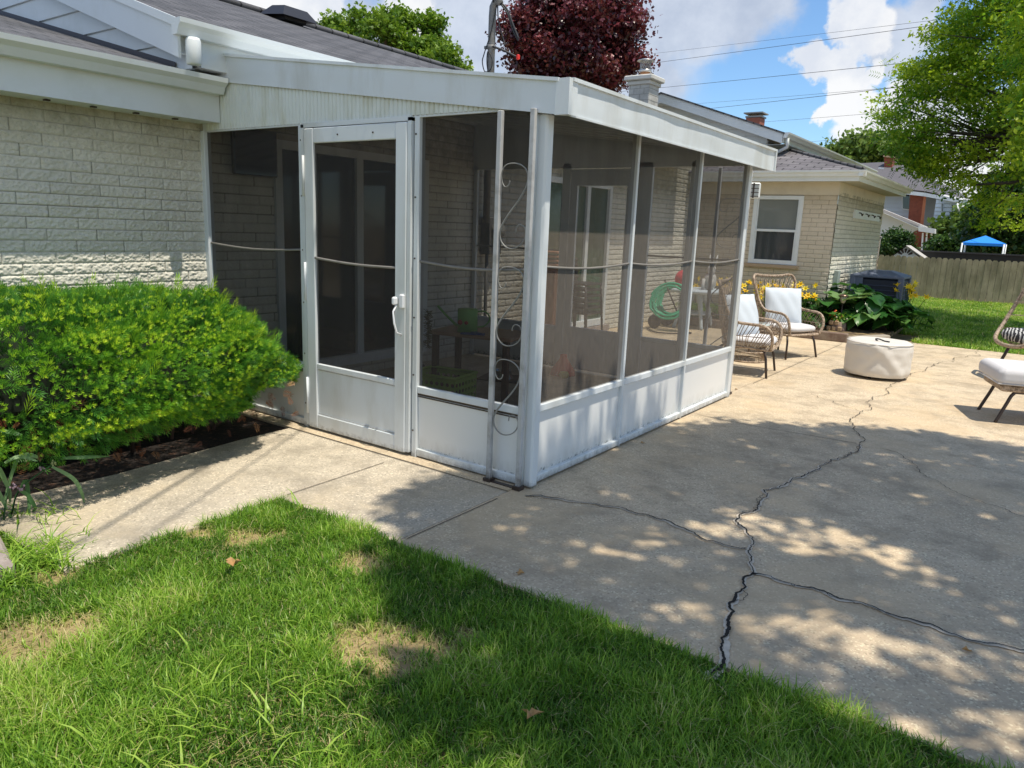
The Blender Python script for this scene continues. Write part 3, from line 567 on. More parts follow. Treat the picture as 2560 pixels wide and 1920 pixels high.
# ------------------------------------------------------------------ service mast, meter, wires
GALV=simple('weathered_conduit',(.20,.20,.20),.6,.35,25,metal=.2,dirt=(.16,.15,.13),dscale=18,lo=.45,hi=.7)
sm=thing('service_mast',(-2.97,3.38,1.5),'weathered grey service mast with curved top and looping black wires above the porch','mast')
MB().tube([(-2.97,3.38,1.5),(-2.97,3.38,3.66),(-2.965,3.38,3.75),(-2.93,3.375,3.80),(-2.88,3.37,3.80),(-2.86,3.37,3.77)],[.04]*4+[.046,.034],12).build('conduit',GALV,sm)
MB().lathe((-2.97,3.38,3.33),[(.045,0),(.05,.02),(.045,.04)],12).box((-3.06,3.365,3.34),(-3.0,3.395,3.37)).build('clamp',GALV,sm)
BLK=simple('black_cable',(.02,.02,.022),.5)
ww=MB();ww.tube(catmull([(-2.88,3.37,3.79),(-2.80,3.40,3.72),(-2.72,3.42,3.55),(-2.66,3.44,3.42)],6),.012,6)
ww.tube(catmull([(-2.87,3.37,3.78),(-2.78,3.40,3.66),(-2.72,3.42,3.50),(-2.66,3.44,3.40)],6),.010,6)
ww.tube(catmull([(-2.89,3.36,3.78),(-2.88,3.37,3.6),(-2.84,3.4,3.45),(-2.80,3.4,3.36)],6),.007,5)
ww.tube(catmull([(-2.90,3.36,3.76),(-2.95,3.34,3.5),(-3.03,3.33,3.28),(-3.05,3.33,3.2),(-3.01,3.33,3.1),(-2.93,3.33,3.12),(-2.92,3.33,3.22),(-2.98,3.33,3.3),(-2.99,3.34,3.15),(-2.92,3.34,2.98),(-2.75,3.34,2.86)],6),.006,5)
ww.tube(catmull([(-2.93,3.35,3.35),(-2.80,3.4,3.30),(-2.68,3.44,3.24)],6),.012,5);ww.build('wires',BLK,sm)
MB().cbox((-2.655,3.44,3.235),(.035,.035,.05),0,.008).build('connector',simple('red_plastic',(.7,.03,.02),.4),sm)
for j,(dx,dz,r) in enumerate(((0,0,.012),(.26,-.05,.007))):
    pts=[]
    for t in np.linspace(0,24,26): pts.append((-2.95+dx*min(1,t/3)+.563*t,3.36-.826*t,3.83+dz+.34*t-.0035*t*(24-t)))
    tag(MB().tube(pts,r,6).build('service_cable',BLK),('thick black service cable running overhead from the mast top','thin black telephone cable running overhead beside the service cable')[j],'cable')
mt=thing('electric_meter',(-3.03,3.42,1.2),'grey electric meter box with round dial on the brick wall behind the porch','meter')
MB().cbox((-3.0,3.52,1.36),(.13,.24,.42),0,.01).build('box',GALV,mt)
m2=MB();m2.lathe((0,0,0),[(.085,0),(.09,.05),(.07,.09)],20);m2.v=[(-2.94+z,3.52+x,1.42+y) for x,y,z in m2.v];m2.build('dial',simple('meter_glass',(.4,.41,.4),.2),mt)
MB().tube([(-3.0,3.45,1.15),(-3.0,3.45,0)],.02,6).build('pipe',GALV,mt)
# utility lines far behind
ul=[((1560,140),(2370,42)),((1560,165),(2370,53)),((1560,226),(2275,152)),((1700,260),(2220,216)),((1700,277),(2220,217)),((1800,310),(2190,279)),((1900,362),(2190,336))]
for i,(a,b) in enumerate(ul):
    A=at(1,46,*a);B=at(1,30,*b);d=B-A;A=A-d*.6;B=B+d*.6
    pts=[A+(B-A)*t-np.array([0,0,1.2*t*(1-t)*.25]) for t in np.linspace(0,1,14)]
    tag(MB().tube(pts,.010 if i in(1,2,4) else .006,4).build('utility_wire',BLK),'thin dark overhead wire crossing the sky behind the houses','wire','overhead wires crossing the sky')
# ------------------------------------------------------------------ camera, light, sky
cam=bpy.data.cameras.new('camera');co=bpy.data.objects.new('camera',cam);COL.objects.link(co)
from mathutils import Matrix
R3=Matrix((( CM[0][0],-CM[1][0],-CM[2][0]),(CM[0][1],-CM[1][1],-CM[2][1]),(CM[0][2],-CM[1][2],-CM[2][2])))
co.matrix_world=Matrix.Translation(CP.tolist())@R3.to_4x4()
cam.sensor_width=36;cam.lens=F*36/2560;cam.clip_end=1000;cam.clip_start=.05;S.camera=co
sun=bpy.data.lights.new('sun','SUN');sun.energy=5.0;sun.angle=math.radians(.53);sun.color=(1,.915,.77)
so=bpy.data.objects.new('sun',sun);COL.objects.link(so)
from mathutils import Vector
so.rotation_euler=Vector(SUN.tolist()).to_track_quat('Z','Y').to_euler();so.location=(5,0,12)
W=bpy.data.worlds.new('World');S.world=W;W.use_nodes=True;nt=W.node_tree;bg=nt.nodes['Background']
sk=N(nt,'ShaderNodeTexSky',sky_type='NISHITA');sk.sun_disc=False;sk.sun_elevation=math.asin(1/np.linalg.norm(SUN));sk.sun_rotation=math.radians(96);sk.ozone_density=2.5;sk.air_density=1.0;sk.dust_density=.15
bg.inputs[1].default_value=.12
tc=N(nt,'ShaderNodeTexCoord').outputs['Generated']
def vec(op,a,b=None):
    n=N(nt,'ShaderNodeVectorMath',operation=op)
    for i,v in enumerate((a,b)):
        if v is None: continue
        if hasattr(v,'links'): nt.links.new(v,n.inputs[i])
        else: n.inputs[i].default_value=v
    return n
def mth(op,a,b=None,c=None,clamp=False):
    n=N(nt,'ShaderNodeMath',operation=op);n.use_clamp=clamp
    for i,v in enumerate((a,b,c)):
        if v is None: continue
        if hasattr(v,'links'): nt.links.new(v,n.inputs[i])
        else: n.inputs[i].default_value=v
    return n.outputs[0]
nz=N(nt,'ShaderNodeTexNoise',_Scale=9,_Detail=8,_Roughness=.58);nt.links.new(tc,nz.inputs['Vector'])
off=vec('SCALE',vec('SUBTRACT',nz.outputs['Color'],(.5,.5,.5)).outputs[0]);off.inputs[3].default_value=.13
dirv=vec('NORMALIZE',vec('ADD',vec('NORMALIZE',tc).outputs[0],off.outputs[0]).outputs[0]).outputs[0]
def blobs(L):
    acc=None
    for x,y,r in L:
        c=CM.T@np.array([(x-1280)/F,(y-960)/F,1.]);c/=np.linalg.norm(c)
        d=vec('DISTANCE',dirv,tuple(c)).outputs['Value'];k=mth('SUBTRACT',1.,mth('DIVIDE',d,r/F))
        acc=k if acc is None else mth('SMOOTH_MAX',acc,k,.10)
    return acc
# white cumulus heads and greyer cloud bases
wh=blobs([(705,25,90),(790,60,100),(650,0,50),(2115,60,66),(2150,105,66),(2000,160,48),(2060,175,50),(2065,245,52),(2110,225,44),(2130,300,72),(2040,310,34),(2190,310,58),(2180,210,34),(2250,300,60),(1765,272,26),(1720,262,22),(2350,280,120),(2500,420,170),(1010,0,70),(1120,210,40)])
gr=blobs([(980,70,140),(1130,60,200),(1330,60,230),(1560,60,240),(1500,180,130),(1620,190,110),(1760,20,130),(1880,0,110),(2230,110,84),(2300,50,66),(2210,160,56),(2400,170,90)])
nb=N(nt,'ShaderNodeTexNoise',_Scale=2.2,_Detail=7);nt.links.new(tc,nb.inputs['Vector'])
fill_clouds=mth('MULTIPLY',mth('SUBTRACT',nb.outputs['Fac'],.46),3.5)
# unseen noise clouds behind the camera, added to brighten the fill light
fwdd=vec('DOT_PRODUCT',tc,tuple(CM[2])).outputs['Value'];fill_clouds=mth('SUBTRACT',fill_clouds,mth('MULTIPLY',mth('MAXIMUM',fwdd,0.),4.))
def mr(v,a,b):
    n=N(nt,'ShaderNodeMapRange');n.interpolation_type='SMOOTHSTEP';n.inputs[1].default_value=a;n.inputs[2].default_value=b;nt.links.new(v,n.inputs[0]);return n.outputs[0]
mw=mr(wh,.04,.30);mg=mr(gr,.0,.45);mb_=mr(fill_clouds,-.05,.4)
n3=N(nt,'ShaderNodeTexNoise',_Scale=7,_Detail=7,_Roughness=.6);nt.links.new(tc,n3.inputs['Vector'])
k=1/.12
def colr(c): return tuple(q*k for q in c)
cg=mixc(nt,mr(n3.outputs['Fac'],.35,.65),colr((.50,.56,.68)),colr((.74,.79,.88)))
cw=mixc(nt,mr(n3.outputs['Fac'],.38,.6),colr((.76,.80,.88)),colr((1.0,1.0,1.0)))
skc=mixc(nt,1.,sk.outputs[0],(1.05,1.28,1.45),'MULTIPLY')
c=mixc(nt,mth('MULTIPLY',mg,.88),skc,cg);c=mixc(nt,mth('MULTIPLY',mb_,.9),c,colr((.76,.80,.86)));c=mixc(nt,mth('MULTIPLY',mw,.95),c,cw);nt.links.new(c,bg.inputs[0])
S.view_settings.view_transform='Standard';S.view_settings.look='None';S.view_settings.exposure=0
S.render.engine='CYCLES';S.cycles.transparent_max_bounces=24;S.cycles.max_bounces=6;S.cycles.use_denoising=True
# ------------------------------------------------------------------ vegetation
def rot_rand(n,rng,tilt=1.0):
    """random frames (n,3,3) rows = local x,y,z"""
    z=rng.normal(size=(n,3));z[:,2]=np.abs(z[:,2])*tilt+.05;z/=np.linalg.norm(z,axis=1)[:,None]
    a=rng.normal(size=(n,3));x=np.cross(a,z);x/=np.linalg.norm(x,axis=1)[:,None];y=np.cross(z,x);return np.stack([x,y,z],1)
LEAF=np.array([(0,0,0),(.5,.32,.05),(1,0,-.12),(.5,-.32,.05)]);LEAFF=np.array([(0,1,2,3)])
MAPLE=np.array([(0,0,0),(.35,.5,.06),(1,.0,-.15),(.35,-.5,.06),(.1,.0,0),(.55,.22,.02),(.62,.62,-.1),(.2,.55,0),(.55,-.22,.02),(.62,-.62,-.1),(.2,-.55,0)])
MAPLEF=np.array([(0,1,2,3),(4,5,6,7),(4,10,9,8)])
def frond(k=5,w=.10):
    v=[];f=[]
    for i in range(k):
        for sd in(-1,1):
            x=.1+.85*i/k;n=len(v);z=-.35*x*x
            v+=[(x,0,z),(x+.10,sd*.16,z-.02),(x+.16,sd*.30,z-.07),(x+.04,sd*.16,z-.02)];f.append((n,n+1,n+2,n+3))
    return np.array(v),np.array(f)
FR,FRF=frond()
def scatter(name,T,TF,Pos,Fr,sc,tone,mat,parent=None,**k):
    n=len(Pos);m=len(T);V=np.einsum('mk,nkj->nmj',T,Fr)*np.asarray(sc).reshape(-1,1,1)+Pos[:,None,:]
    Fc=(TF[None]+(np.arange(n)*m)[:,None,None]).reshape(-1,TF.shape[1]);return npmesh(name,V.reshape(-1,3),Fc,mat,parent,col=np.repeat(tone,m),**k)
def crown(C,per,rad,flat,leaf,rng,T,TF,mat,parent,name='crown',tilt=1.,size_var=.35,toned=.0,ctop=None):
    """C (n,3) cluster centres; leaves spread round each"""
    n=len(C);P_=np.repeat(C,per,0)+rng.normal(size=(n*per,3))*np.array([rad,rad,rad*flat])
    ct=rng.uniform(.15,.85,n);zz=(P_[:,2]-np.repeat(C[:,2],per))/(rad*flat+1e-6)
    tone=np.clip(np.repeat(ct,per)*.6+.2+zz*.09+rng.normal(size=n*per)*.10+toned,0,1)  # leaves higher in a cluster are coloured lighter, as lit tops
    return scatter(name,T,TF,P_,rot_rand(n*per,rng,tilt),leaf*rng.uniform(1-size_var,1+size_var,n*per),tone,mat,parent)
BARK=simple('tree_bark',(.075,.06,.045),.95,.35,9,bmp=.8,bscale=30)
def limbs(base,top,C,rng,parent,r0=.16,nodes=6,every=3,thin=.02,name='trunk'):
    mb=MB();base=np.array(base,float);top=np.array(top,float)
    tr=[base,base*.6+top*.4+rng.normal(size=3)*.12,top];mb.tube(catmull(tr,5),list(np.linspace(r0,r0*.6,11)),10);mb.build(name,BARK,parent)
    idx=rng.choice(len(C),min(nodes,len(C)),replace=False);NB=[]
    for i in idx:
        e=top+(C[i]-top)*.62;mid=(top+e)/2+rng.normal(size=3)*.25+np.array([0,0,.3])
        MB().tube(catmull([top-(top-base)*.12*rng.random(),mid,e,C[i]],5),list(np.linspace(r0*.5,.018,16)),7).build('limb',BARK,parent);NB.append(e);NB.append(mid)
    NB=np.array(NB);tw=MB()
    for c in C[::every]:
        j=np.argmin(np.linalg.norm(NB-c,axis=1));m=(NB[j]+c)/2+rng.normal(size=3)*.12
        tw.tube([NB[j],m,c],[thin,thin*.7,thin*.35],4)
    o=tw.build('twigs',BARK,parent);o['kind']='stuff';return o
def ellip(n,c,r,rng,shell=.55):
    d=rng.normal(size=(n,3));d/=np.linalg.norm(d,axis=1)[:,None];q=rng.uniform(shell**3,1,n)**(1/3)
    return np.array(c)+d*q[:,None]*np.array(r)
GREEN=leafmat('maple_leaves',[(.0,(.012,.04,.006)),(.45,(.07,.17,.015)),(.8,(.17,.30,.03)),(1,(.28,.42,.05))],.4)
LOCUST=leafmat('honey_locust_leaves',[(.0,(.010,.04,.010)),(.35,(.03,.12,.018)),(.62,(.14,.32,.022)),(1,(.46,.60,.04))],.5)
REDL=leafmat('dark_red_maple_leaves',[(.0,(.008,.005,.007)),(.4,(.06,.012,.02)),(.75,(.21,.04,.055)),(1,(.38,.12,.13))],.25,.32,.7)
DARKG=leafmat('dark_hedge_leaves',[(.0,(.006,.02,.006)),(.5,(.02,.065,.012)),(1,(.10,.20,.03))],.25)
FARG=leafmat('far_leaves',[(.0,(.02,.05,.012)),(.5,(.09,.17,.03)),(1,(.24,.34,.08))],.3)
# red maple
def treething(nm,lab,cat,base,grp=None): return thing(nm,base,lab,cat,grp)
c=at(1,19,1430,95);r_=np.random.default_rng(3)
t=treething('red_maple_tree','large round tree with dark red purple leaves rising behind the porch roof','tree',(c[0],19,0))
R_=2.22;Ce=np.concatenate([ellip(210,c+np.array([0,0,-.1]),(R_*1.02,R_,R_*.92),r_,.7),ellip(70,c,(R_*.8,R_*.8,R_*.7),r_,.1)])
Ce=Ce+ (np.sin(Ce*2.6+Ce[:,[1,2,0]]*1.3)*.26)
crown(Ce,300,.30,.55,.10,r_,MAPLE,MAPLEF,REDL,t,toned=.06);limbs((c[0],19,0),(c[0],19,c[2]-1.6),Ce,r_,t,.2,8,6)
# green maple behind the main roof
r_=np.random.default_rng(5);t=treething('green_maple_tree','bright green maple tree rising behind the main roof','tree',tuple(at(1,19,990,160)*np.array([1,1,0])))
B=[(850,75,1.0),(880,110,.9),(840,110,.6),(905,55,.55),(960,70,.9),(1010,45,.6),(1000,110,1.1),(1050,120,.9),(1080,60,.45),(930,140,1.),(1090,120,.7),(1110,150,.6),(1060,170,1),(960,180,1.2),(1130,175,.5),(860,150,.8)]
Ce=[];
for x,y,s_ in B:
    q=at(1,19+r_.uniform(-1.2,1.5),x,y);Ce.append(ellip(int(9*s_)+4,q,(.62*s_,.8*s_,.6*s_),r_,.3))
Ce.append(ellip(60,at(1,20,980,260),(2.6,2.,1.9),r_,.5));Ce=np.concatenate(Ce)
crown(Ce,130,.22,.75,.13,r_,MAPLE,MAPLEF,GREEN,t,toned=.26);limbs(tuple(at(1,19,990,160)*np.array([1,1,0])),at(1,19,985,300),Ce,r_,t,.2,8,3)
# honey locust at the right
r_=np.random.default_rng(8);t=treething('honey_locust_tree','large feathery green tree overhanging the right side of the yard','tree',(5.2,12.6,0))
OUT=[(2385,0),(2370,30),(2340,55),(2310,90),(2320,110),(2290,140),(2250,165),(2235,205),(2190,225),(2175,260),(2165,300),(2170,340),(2215,365),(2240,420),(2270,440),(2330,465),(2400,500),(2440,560),(2500,575),(2540,560),(2600,580),(2700,500),(2750,0),(2700,-200),(2420,-200)]
def inpoly(x,y,Pl):
    k=False;n=len(Pl);j=n-1
    for i in range(n):
        if (Pl[i][1]>y)!=(Pl[j][1]>y) and x<(Pl[j][0]-Pl[i][0])*(y-Pl[i][1])/(Pl[j][1]-Pl[i][1])+Pl[i][0]: k=not k
        j=i
    return k
def vz(n): return n
Ce=[];gaps=[(2450,430,60,22),(2520,480,45,22),(2360,290,35,12),(2400,345,40,14),(2330,330,25,12),(2480,400,30,12),(2300,250,14,10),(2540,530,30,25),(2380,400,30,14),(2440,250,20,9),(2540,215,20,14),(2260,290,14,10),(2395,180,14,9)]
while len(Ce)<560:
    x=r_.uniform(2150,2760);y=r_.uniform(-200,585)
    if not inpoly(x,y,OUT): continue
    if any(((x-a)/e)**2+((y-b)/f_)**2<1 for a,b,e,f_ in gaps): continue
    if y>430 and r_.random()<.35: continue
    Ce.append(at(1,r_.uniform(13.7,15.8) if x<2530 else r_.uniform(9.3,14.6),x+12,y))
Ce=np.array(Ce)
extra=ellip(240,(5.6,12.2,5.6),(3.2,3.2,2.6),r_,.3);allC=np.concatenate([Ce,extra])
crown(Ce,100,.185,.42,.085,r_,LEAF*np.array([1,.85,1]),LEAFF,LOCUST,t,tilt=1.3,toned=.36);crown(Ce[::2],7,.24,.4,.26,r_,FR,FRF,LOCUST,t,tilt=1.6,toned=.1);crown(extra,16,.32,.45,.30,r_,FR,FRF,LOCUST,t)
limbs((5.2,12.6,0),(4.6,12.7,3.0),Ce,r_,t,.24,14,2,.018)
# shade tree beside the patio, outside the right of the photograph: throws the dappled shade
r_=np.random.default_rng(21);t=treething('shade_tree','tall leafy tree beyond the right edge of the patio casting dappled shade','tree',(6.9,.6,0))
SH=[(880,1000),(1115,1050),(1140,1040),(1330,965),(1400,925),(1600,915),(1900,925),(2212,970),(2500,1040),(2900,1500),(2500,1900),(1250,1900),(1130,1690),(900,1600),(820,1500),(840,1450),(1010,1400),(1000,1350),(890,1320),(850,1235),(895,1160)]
HO=[(1560,1145,75,20,10),(1700,1180,85,22,30),(1790,1150,40,15,20),(1850,1190,32,12,0),(2000,1230,170,28,27),(2110,1295,95,28,25),(1080,1225,40,15,0),(1440,1310,60,18,0),(1780,1290,75,17,0),(1950,1395,290,30,12),(2120,1420,180,30,5),(1700,1440,65,45,0),(1530,1450,60,25,0),(2080,1590,230,45,10),(2150,1470,80,22,0),(1350,1270,45,12,0),(1400,1165,45,10,0),(1290,1240,30,8,0),(1330,1350,60,12,0),(2000,1320,50,14,30),(1880,1450,60,25,0),(1000,990,40,30,0),(1600,1560,110,20,15),(1470,1395,40,10,0),(1230,950,60,40,0),(1640,1115,40,9,0),(1900,1070,50,8,0),(1450,1580,50,14,10),(2150,1535,120,28,5),(2010,1440,150,22,5),(2180,1350,60,25,10),(1850,1600,60,20,0),(1500,1090,40,7,0)]
def px(p):
    q=CM@(np.array(p)-CP);return ((1280+F*q[0]/q[2])/1.15732,(960+F*q[1]/q[2])/1.15732) if q[2]>.2 else None
Ce=[];tries=0
while len(Ce)<1850 and tries<120000:
    tries+=1;g=np.array([r_.uniform(-.45,6.5),r_.uniform(-4,3.2),0.]);p=px(g)
    if p is None:
        if g[0]<1.2: continue
    else:
        x,y=p
        if not inpoly(x,y,SH): continue
        bad=False
        for a,b,e,f_,an in HO:
            ca,sa=math.cos(math.radians(an)),math.sin(math.radians(an));u=(x-a)*ca+(y-b)*sa;v=-(x-a)*sa+(y-b)*ca
            if (u/(e+8))**2+(v/(f_+7))**2<1: bad=True;break
        if bad and r_.random()<.97: continue
    h=r_.uniform(5.3,7.2)+.25*abs(g[0]-2);Ce.append(g+SUN*h)
Ce=np.array(Ce);crown(Ce,26,.085,.8,.085,r_,MAPLE,MAPLEF,GREEN,t)
limbs((6.9,.6,0),(6.6,.5,4.6),Ce,r_,t,.2,10,14,.012)
a=DD(2300,1535)+SUN*6;b=DD(1720,1502)+SUN*6.1;c_=DD(1990,1520)+SUN*6;e_=DD(1830,1590)+SUN*6.1
MB().tube(catmull([(6.6,.5,4.4),(6.2,.2,5.4),a,c_,b],6),list(np.linspace(.08,.015,25)),7).build('limb',BARK,t);MB().tube([c_,(c_+e_)/2+np.array([0,.02,0]),e_],[.03,.02,.01],6).build('limb',BARK,t)
# far trees, hedge
def blobtree(nm,lab,L,Y,mat,seed,leaf=.3,per=60,rad=.5,grp=None,shell=.3,toned=0,T=LEAF,TF=LEAFF,dens=1.):
    r=np.random.default_rng(seed);Cs=[];g0=at(1,Y,L[0][0],L[0][1])
    t=thing(nm,(g0[0],Y,0),lab,'tree',grp)
    for x,y,s_ in L:
        q=at(1,Y,x,y);rr=s_*np.linalg.norm(q-CP)/F;Cs.append(ellip(int((14+s_*.35)*dens),q+np.array([0,r.uniform(-.5,.5),0]),(rr,rr*.8,rr*.85),r,shell))
    Cs=np.concatenate(Cs);crown(Cs,per,rad,.8,leaf,r,T,TF,mat,t,toned=toned)
    MB().tube([(g0[0],Y,0),(g0[0],Y,max(1.2,g0[2]-.3))],[.07,.04],8).build('trunk',BARK,t);return t
blobtree('far_tree','light green rounded tree above the neighbour roof',[(2105,385,28),(2145,378,32),(2195,385,36),(2240,400,36),(2180,420,40),(2120,415,30),(2260,430,30)],75,FARG,31,.5,70,.6,toned=.12)
blobtree('far_tree','dense dark tree at the right edge behind the fence',[(2540,520,60),(2560,590,50),(2510,560,40),(2480,590,40),(2600,540,60),(2560,480,50)],30,DARKG,32,.22,80,.3)
blobtree('far_tree','mid green bushy tree between the white house and the blue canopy',[(2400,590,36),(2430,560,30),(2440,600,35),(2395,625,30),(2470,620,35),(2365,640,25)],40,FARG,33,.3,70,.35)
blobtree('far_tree','leafy green tree right behind the blue canopy',[(2480,540,35),(2510,600,40),(2550,620,40),(2460,585,30),(2530,650,40)],34,FARG,34,.25,80,.32,toned=-.05)
blobtree('hedge_tree','low clipped dark hedge beside the brick porch of the white house',[(2365,618,22),(2385,622,20),(2350,626,18),(2400,628,18)],33,DARKG,35,.15,80,.2,toned=.1)
blobtree('arborvitae','pair-topped dark evergreen left of the playhouse roof',[(2222,622,15),(2218,602,10),(2234,602,13),(2238,625,16),(2236,586,7),(2228,640,16),(2215,640,13)],22.5,DARKG,36,.07,70,.10,'clipped evergreens against the white garage')
blobtree('arborvitae','single dark conical evergreen right of the playhouse roof peak',[(2266,612,13),(2268,597,9),(2263,630,16),(2270,640,16),(2256,625,10)],22.5,DARKG,37,.07,70,.10,'clipped evergreens against the white garage')
# ---- yew bush
YEW=leafmat('yew_needles',[(.0,(.008,.04,.01)),(.4,(.06,.22,.03)),(.62,(.20,.44,.03)),(.85,(.46,.68,.04)),(1,(.62,.78,.06))],.3,.4,.4)
r_=np.random.default_rng(41);bt=thing('yew_bush',(-2.4,-1.2,0),'wide clipped yew bush with bright yellow green tips against the brick wall','bush')
def bush_pts(n):
    # surface of a lumpy flattened form with an undercut base
    th=r_.uniform(-.5*math.pi,.5*math.pi,n*3)*1.0;u=r_.uniform(-1,1,n*3)
    out=[];nr=[]
    while len(out)<n:
        d=r_.normal(size=3);d/=np.linalg.norm(d)
        if d[2]<-.72: continue
        yy=np.sign(d[1])*abs(d[1])**.75;xx=np.sign(d[0])*abs(d[0])**.8;zz=np.sign(d[2])*abs(d[2])**.75
        lump=1+.06*math.sin(d[0]*9+d[2]*7)+.05*math.sin(d[1]*13+1)+.03*math.sin(d[2]*17)
        p=np.array([-2.34+.85*xx*lump,-2.0+1.86*yy*lump,.555+.385*zz*lump+.03*math.cos(xx*1.4)+.02*math.sin(d[0]*21+d[1]*17)])
        p[2]-=.16*max(0,(p[1]+.75)/.6)**2*(p[2]>.5)
        if p[0]<-3.03 or p[1]>-.06: continue
        if p[2]<.32: p[0]-=.20*(.32-p[2])/.2;p[1]-=.12*(.32-p[2])/.2
        if p[2]>.88 and r_.random()<.3: pass
        out.append(p);nr.append(d)
    return np.array(out),np.array(nr)
def sprig():
    v=[];f=[];k=8
    for i in range(k):
        for sd in(-1,1):
            a=(0.25 if i%2 else -.25)+(0 if sd>0 else math.pi);x=.05+.80*i/k;L=.42*(1-.45*i/k);n=len(v);dx=L*.95;w=.028
            ay,az=math.cos(a)*L,math.sin(a)*L
            v+=[(x-w,0,0),(x+dx*.5-w,ay*.5,az*.5),(x+dx,ay,az),(x+dx*.5+w*1.6,ay*.5,az*.5)];f.append((n,n+1,n+2,n+3))
    for i in range(3):
        a=i*2.1;n=len(v);v+=[(.8,0,0),(1.0,.10*math.cos(a)-.03,.10*math.sin(a)),(1.22,.16*math.cos(a),.16*math.sin(a)),(1.0,.10*math.cos(a)+.03,.10*math.sin(a)+.02)];f.append((n,n+1,n+2,n+3))
    return np.array(v),np.array(f)
SP,SPF=sprig()
def frames_from(nrm,rng,jit=.5):
    x=nrm+rng.normal(size=nrm.shape)*jit;x/=np.linalg.norm(x,axis=1)[:,None];a=rng.normal(size=x.shape);y=np.cross(a,x);y/=np.linalg.norm(y,axis=1)[:,None];return np.stack([x,y,np.cross(x,y)],1)
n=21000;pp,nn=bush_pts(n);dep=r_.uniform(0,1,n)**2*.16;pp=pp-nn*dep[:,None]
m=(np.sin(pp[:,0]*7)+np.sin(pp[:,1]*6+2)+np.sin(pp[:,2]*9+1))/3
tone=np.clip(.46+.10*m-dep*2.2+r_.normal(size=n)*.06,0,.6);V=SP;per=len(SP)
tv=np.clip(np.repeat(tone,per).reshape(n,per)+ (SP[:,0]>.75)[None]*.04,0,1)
VV=np.einsum('mk,nkj->nmj',SP,frames_from(nn+np.array([0,0,.35]),r_,.45))*r_.uniform(.05,.085,n)[:,None,None]+pp[:,None,:]
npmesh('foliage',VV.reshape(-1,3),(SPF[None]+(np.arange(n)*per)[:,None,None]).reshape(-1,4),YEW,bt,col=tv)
n=21000;pp,nn=bush_pts(n);up=(nn[:,2]>-.55);pp,nn=pp[up],nn[up];n=len(pp)
v_=[];f_=[]
for i in range(14):
    a=i*2.4;e=.35+.75*((i*7)%14)/14;dx,dr=math.cos(e),math.sin(e);k0=len(v_);ca,sa=math.cos(a),math.sin(a);w=.055
    v_+=[(0,0,0),(dx*.5,dr*.5*ca-w*sa,dr*.5*sa+w*ca),(dx,dr*ca,dr*sa),(dx*.5,dr*.5*ca+w*sa,dr*.5*sa-w*ca)];f_.append((k0,k0+1,k0+2,k0+3))
STAR=np.array(v_);STARF=np.array(f_);ps=len(STAR)
VV=np.einsum('mk,nkj->nmj',STAR,frames_from(nn+np.array([0,0,.7]),r_,.35))*r_.uniform(.016,.030,n)[:,None,None]+(pp+nn*.022+r_.normal(size=(n,3))*.008)[:,None,:]
npmesh('new_growth',VV.reshape(-1,3),(STARF[None]+(np.arange(n)*ps)[:,None,None]).reshape(-1,4),YEW,bt,col=np.repeat(np.clip(r_.normal(.82,.13,n)-.16*(vnoise(pp[:,1]*5,pp[:,2]*6,3)>.55),.45,1),ps))
# stems, brown dead sprigs and a dark block for inner shade
n=420;pp,nn=bush_pts(n);k=nn[:,2]>-.1;pp,nn=pp[k],nn[k];n=len(pp)
npmesh('stray_shoots',(np.einsum('mk,nkj->nmj',SP*np.array([1,.6,.6]),frames_from(nn*.7+np.array([0,0,.8]),r_,.3))*r_.uniform(.09,.15,n)[:,None,None]+pp[:,None,:]).reshape(-1,3),(SPF[None]+(np.arange(n)*per)[:,None,None]).reshape(-1,4),YEW,bt,col=np.repeat(r_.uniform(.5,.9,n),per))
st=MB()
for i in range(46):
    a=np.array([r_.uniform(-2.9,-2.15),r_.uniform(-3.0,-.35),0]);b=a+np.array([r_.uniform(-.2,.45),r_.uniform(-.25,.25),r_.uniform(.35,.7)]);st.tube([a,(a+b)/2+r_.normal(size=3)*.04,b],[.012,.008,.004],5)
o=st.build('stems',simple('yew_stems',(.09,.05,.035),.9,.3,30),bt);o['kind']='stuff'
n=260;pp=np.stack([r_.uniform(-2.15,-1.72,n),r_.uniform(-1.9,-.2,n),r_.uniform(.12,.42,n)],1)
BRN=leafmat('dead_brown_needles',[(0,(.05,.015,.008)),(.5,(.22,.07,.03)),(1,(.4,.2,.09))],.1)
k=np.concatenate([r_.choice(n,110)]);npmesh('dead_sprigs',(np.einsum('mk,nkj->nmj',SP,frames_from(np.tile([[.6,-.2,-.5]],(110,1)),r_,.6))*r_.uniform(.05,.08,110)[:,None,None]+pp[k][:,None,:]).reshape(-1,3),(SPF[None]+(np.arange(110)*per)[:,None,None]).reshape(-1,4),BRN,bt,col=np.repeat(r_.random(110),per))
c4=MB();
c4=MB();c4.cbox((-2.56,-2.0,.50),(.86,3.1,.62),0,.2);c4.build('inner_shade',simple('dark_inner_shade',(.006,.012,.005),1),bt)  # near-black box fills the bush core in place of inner shade
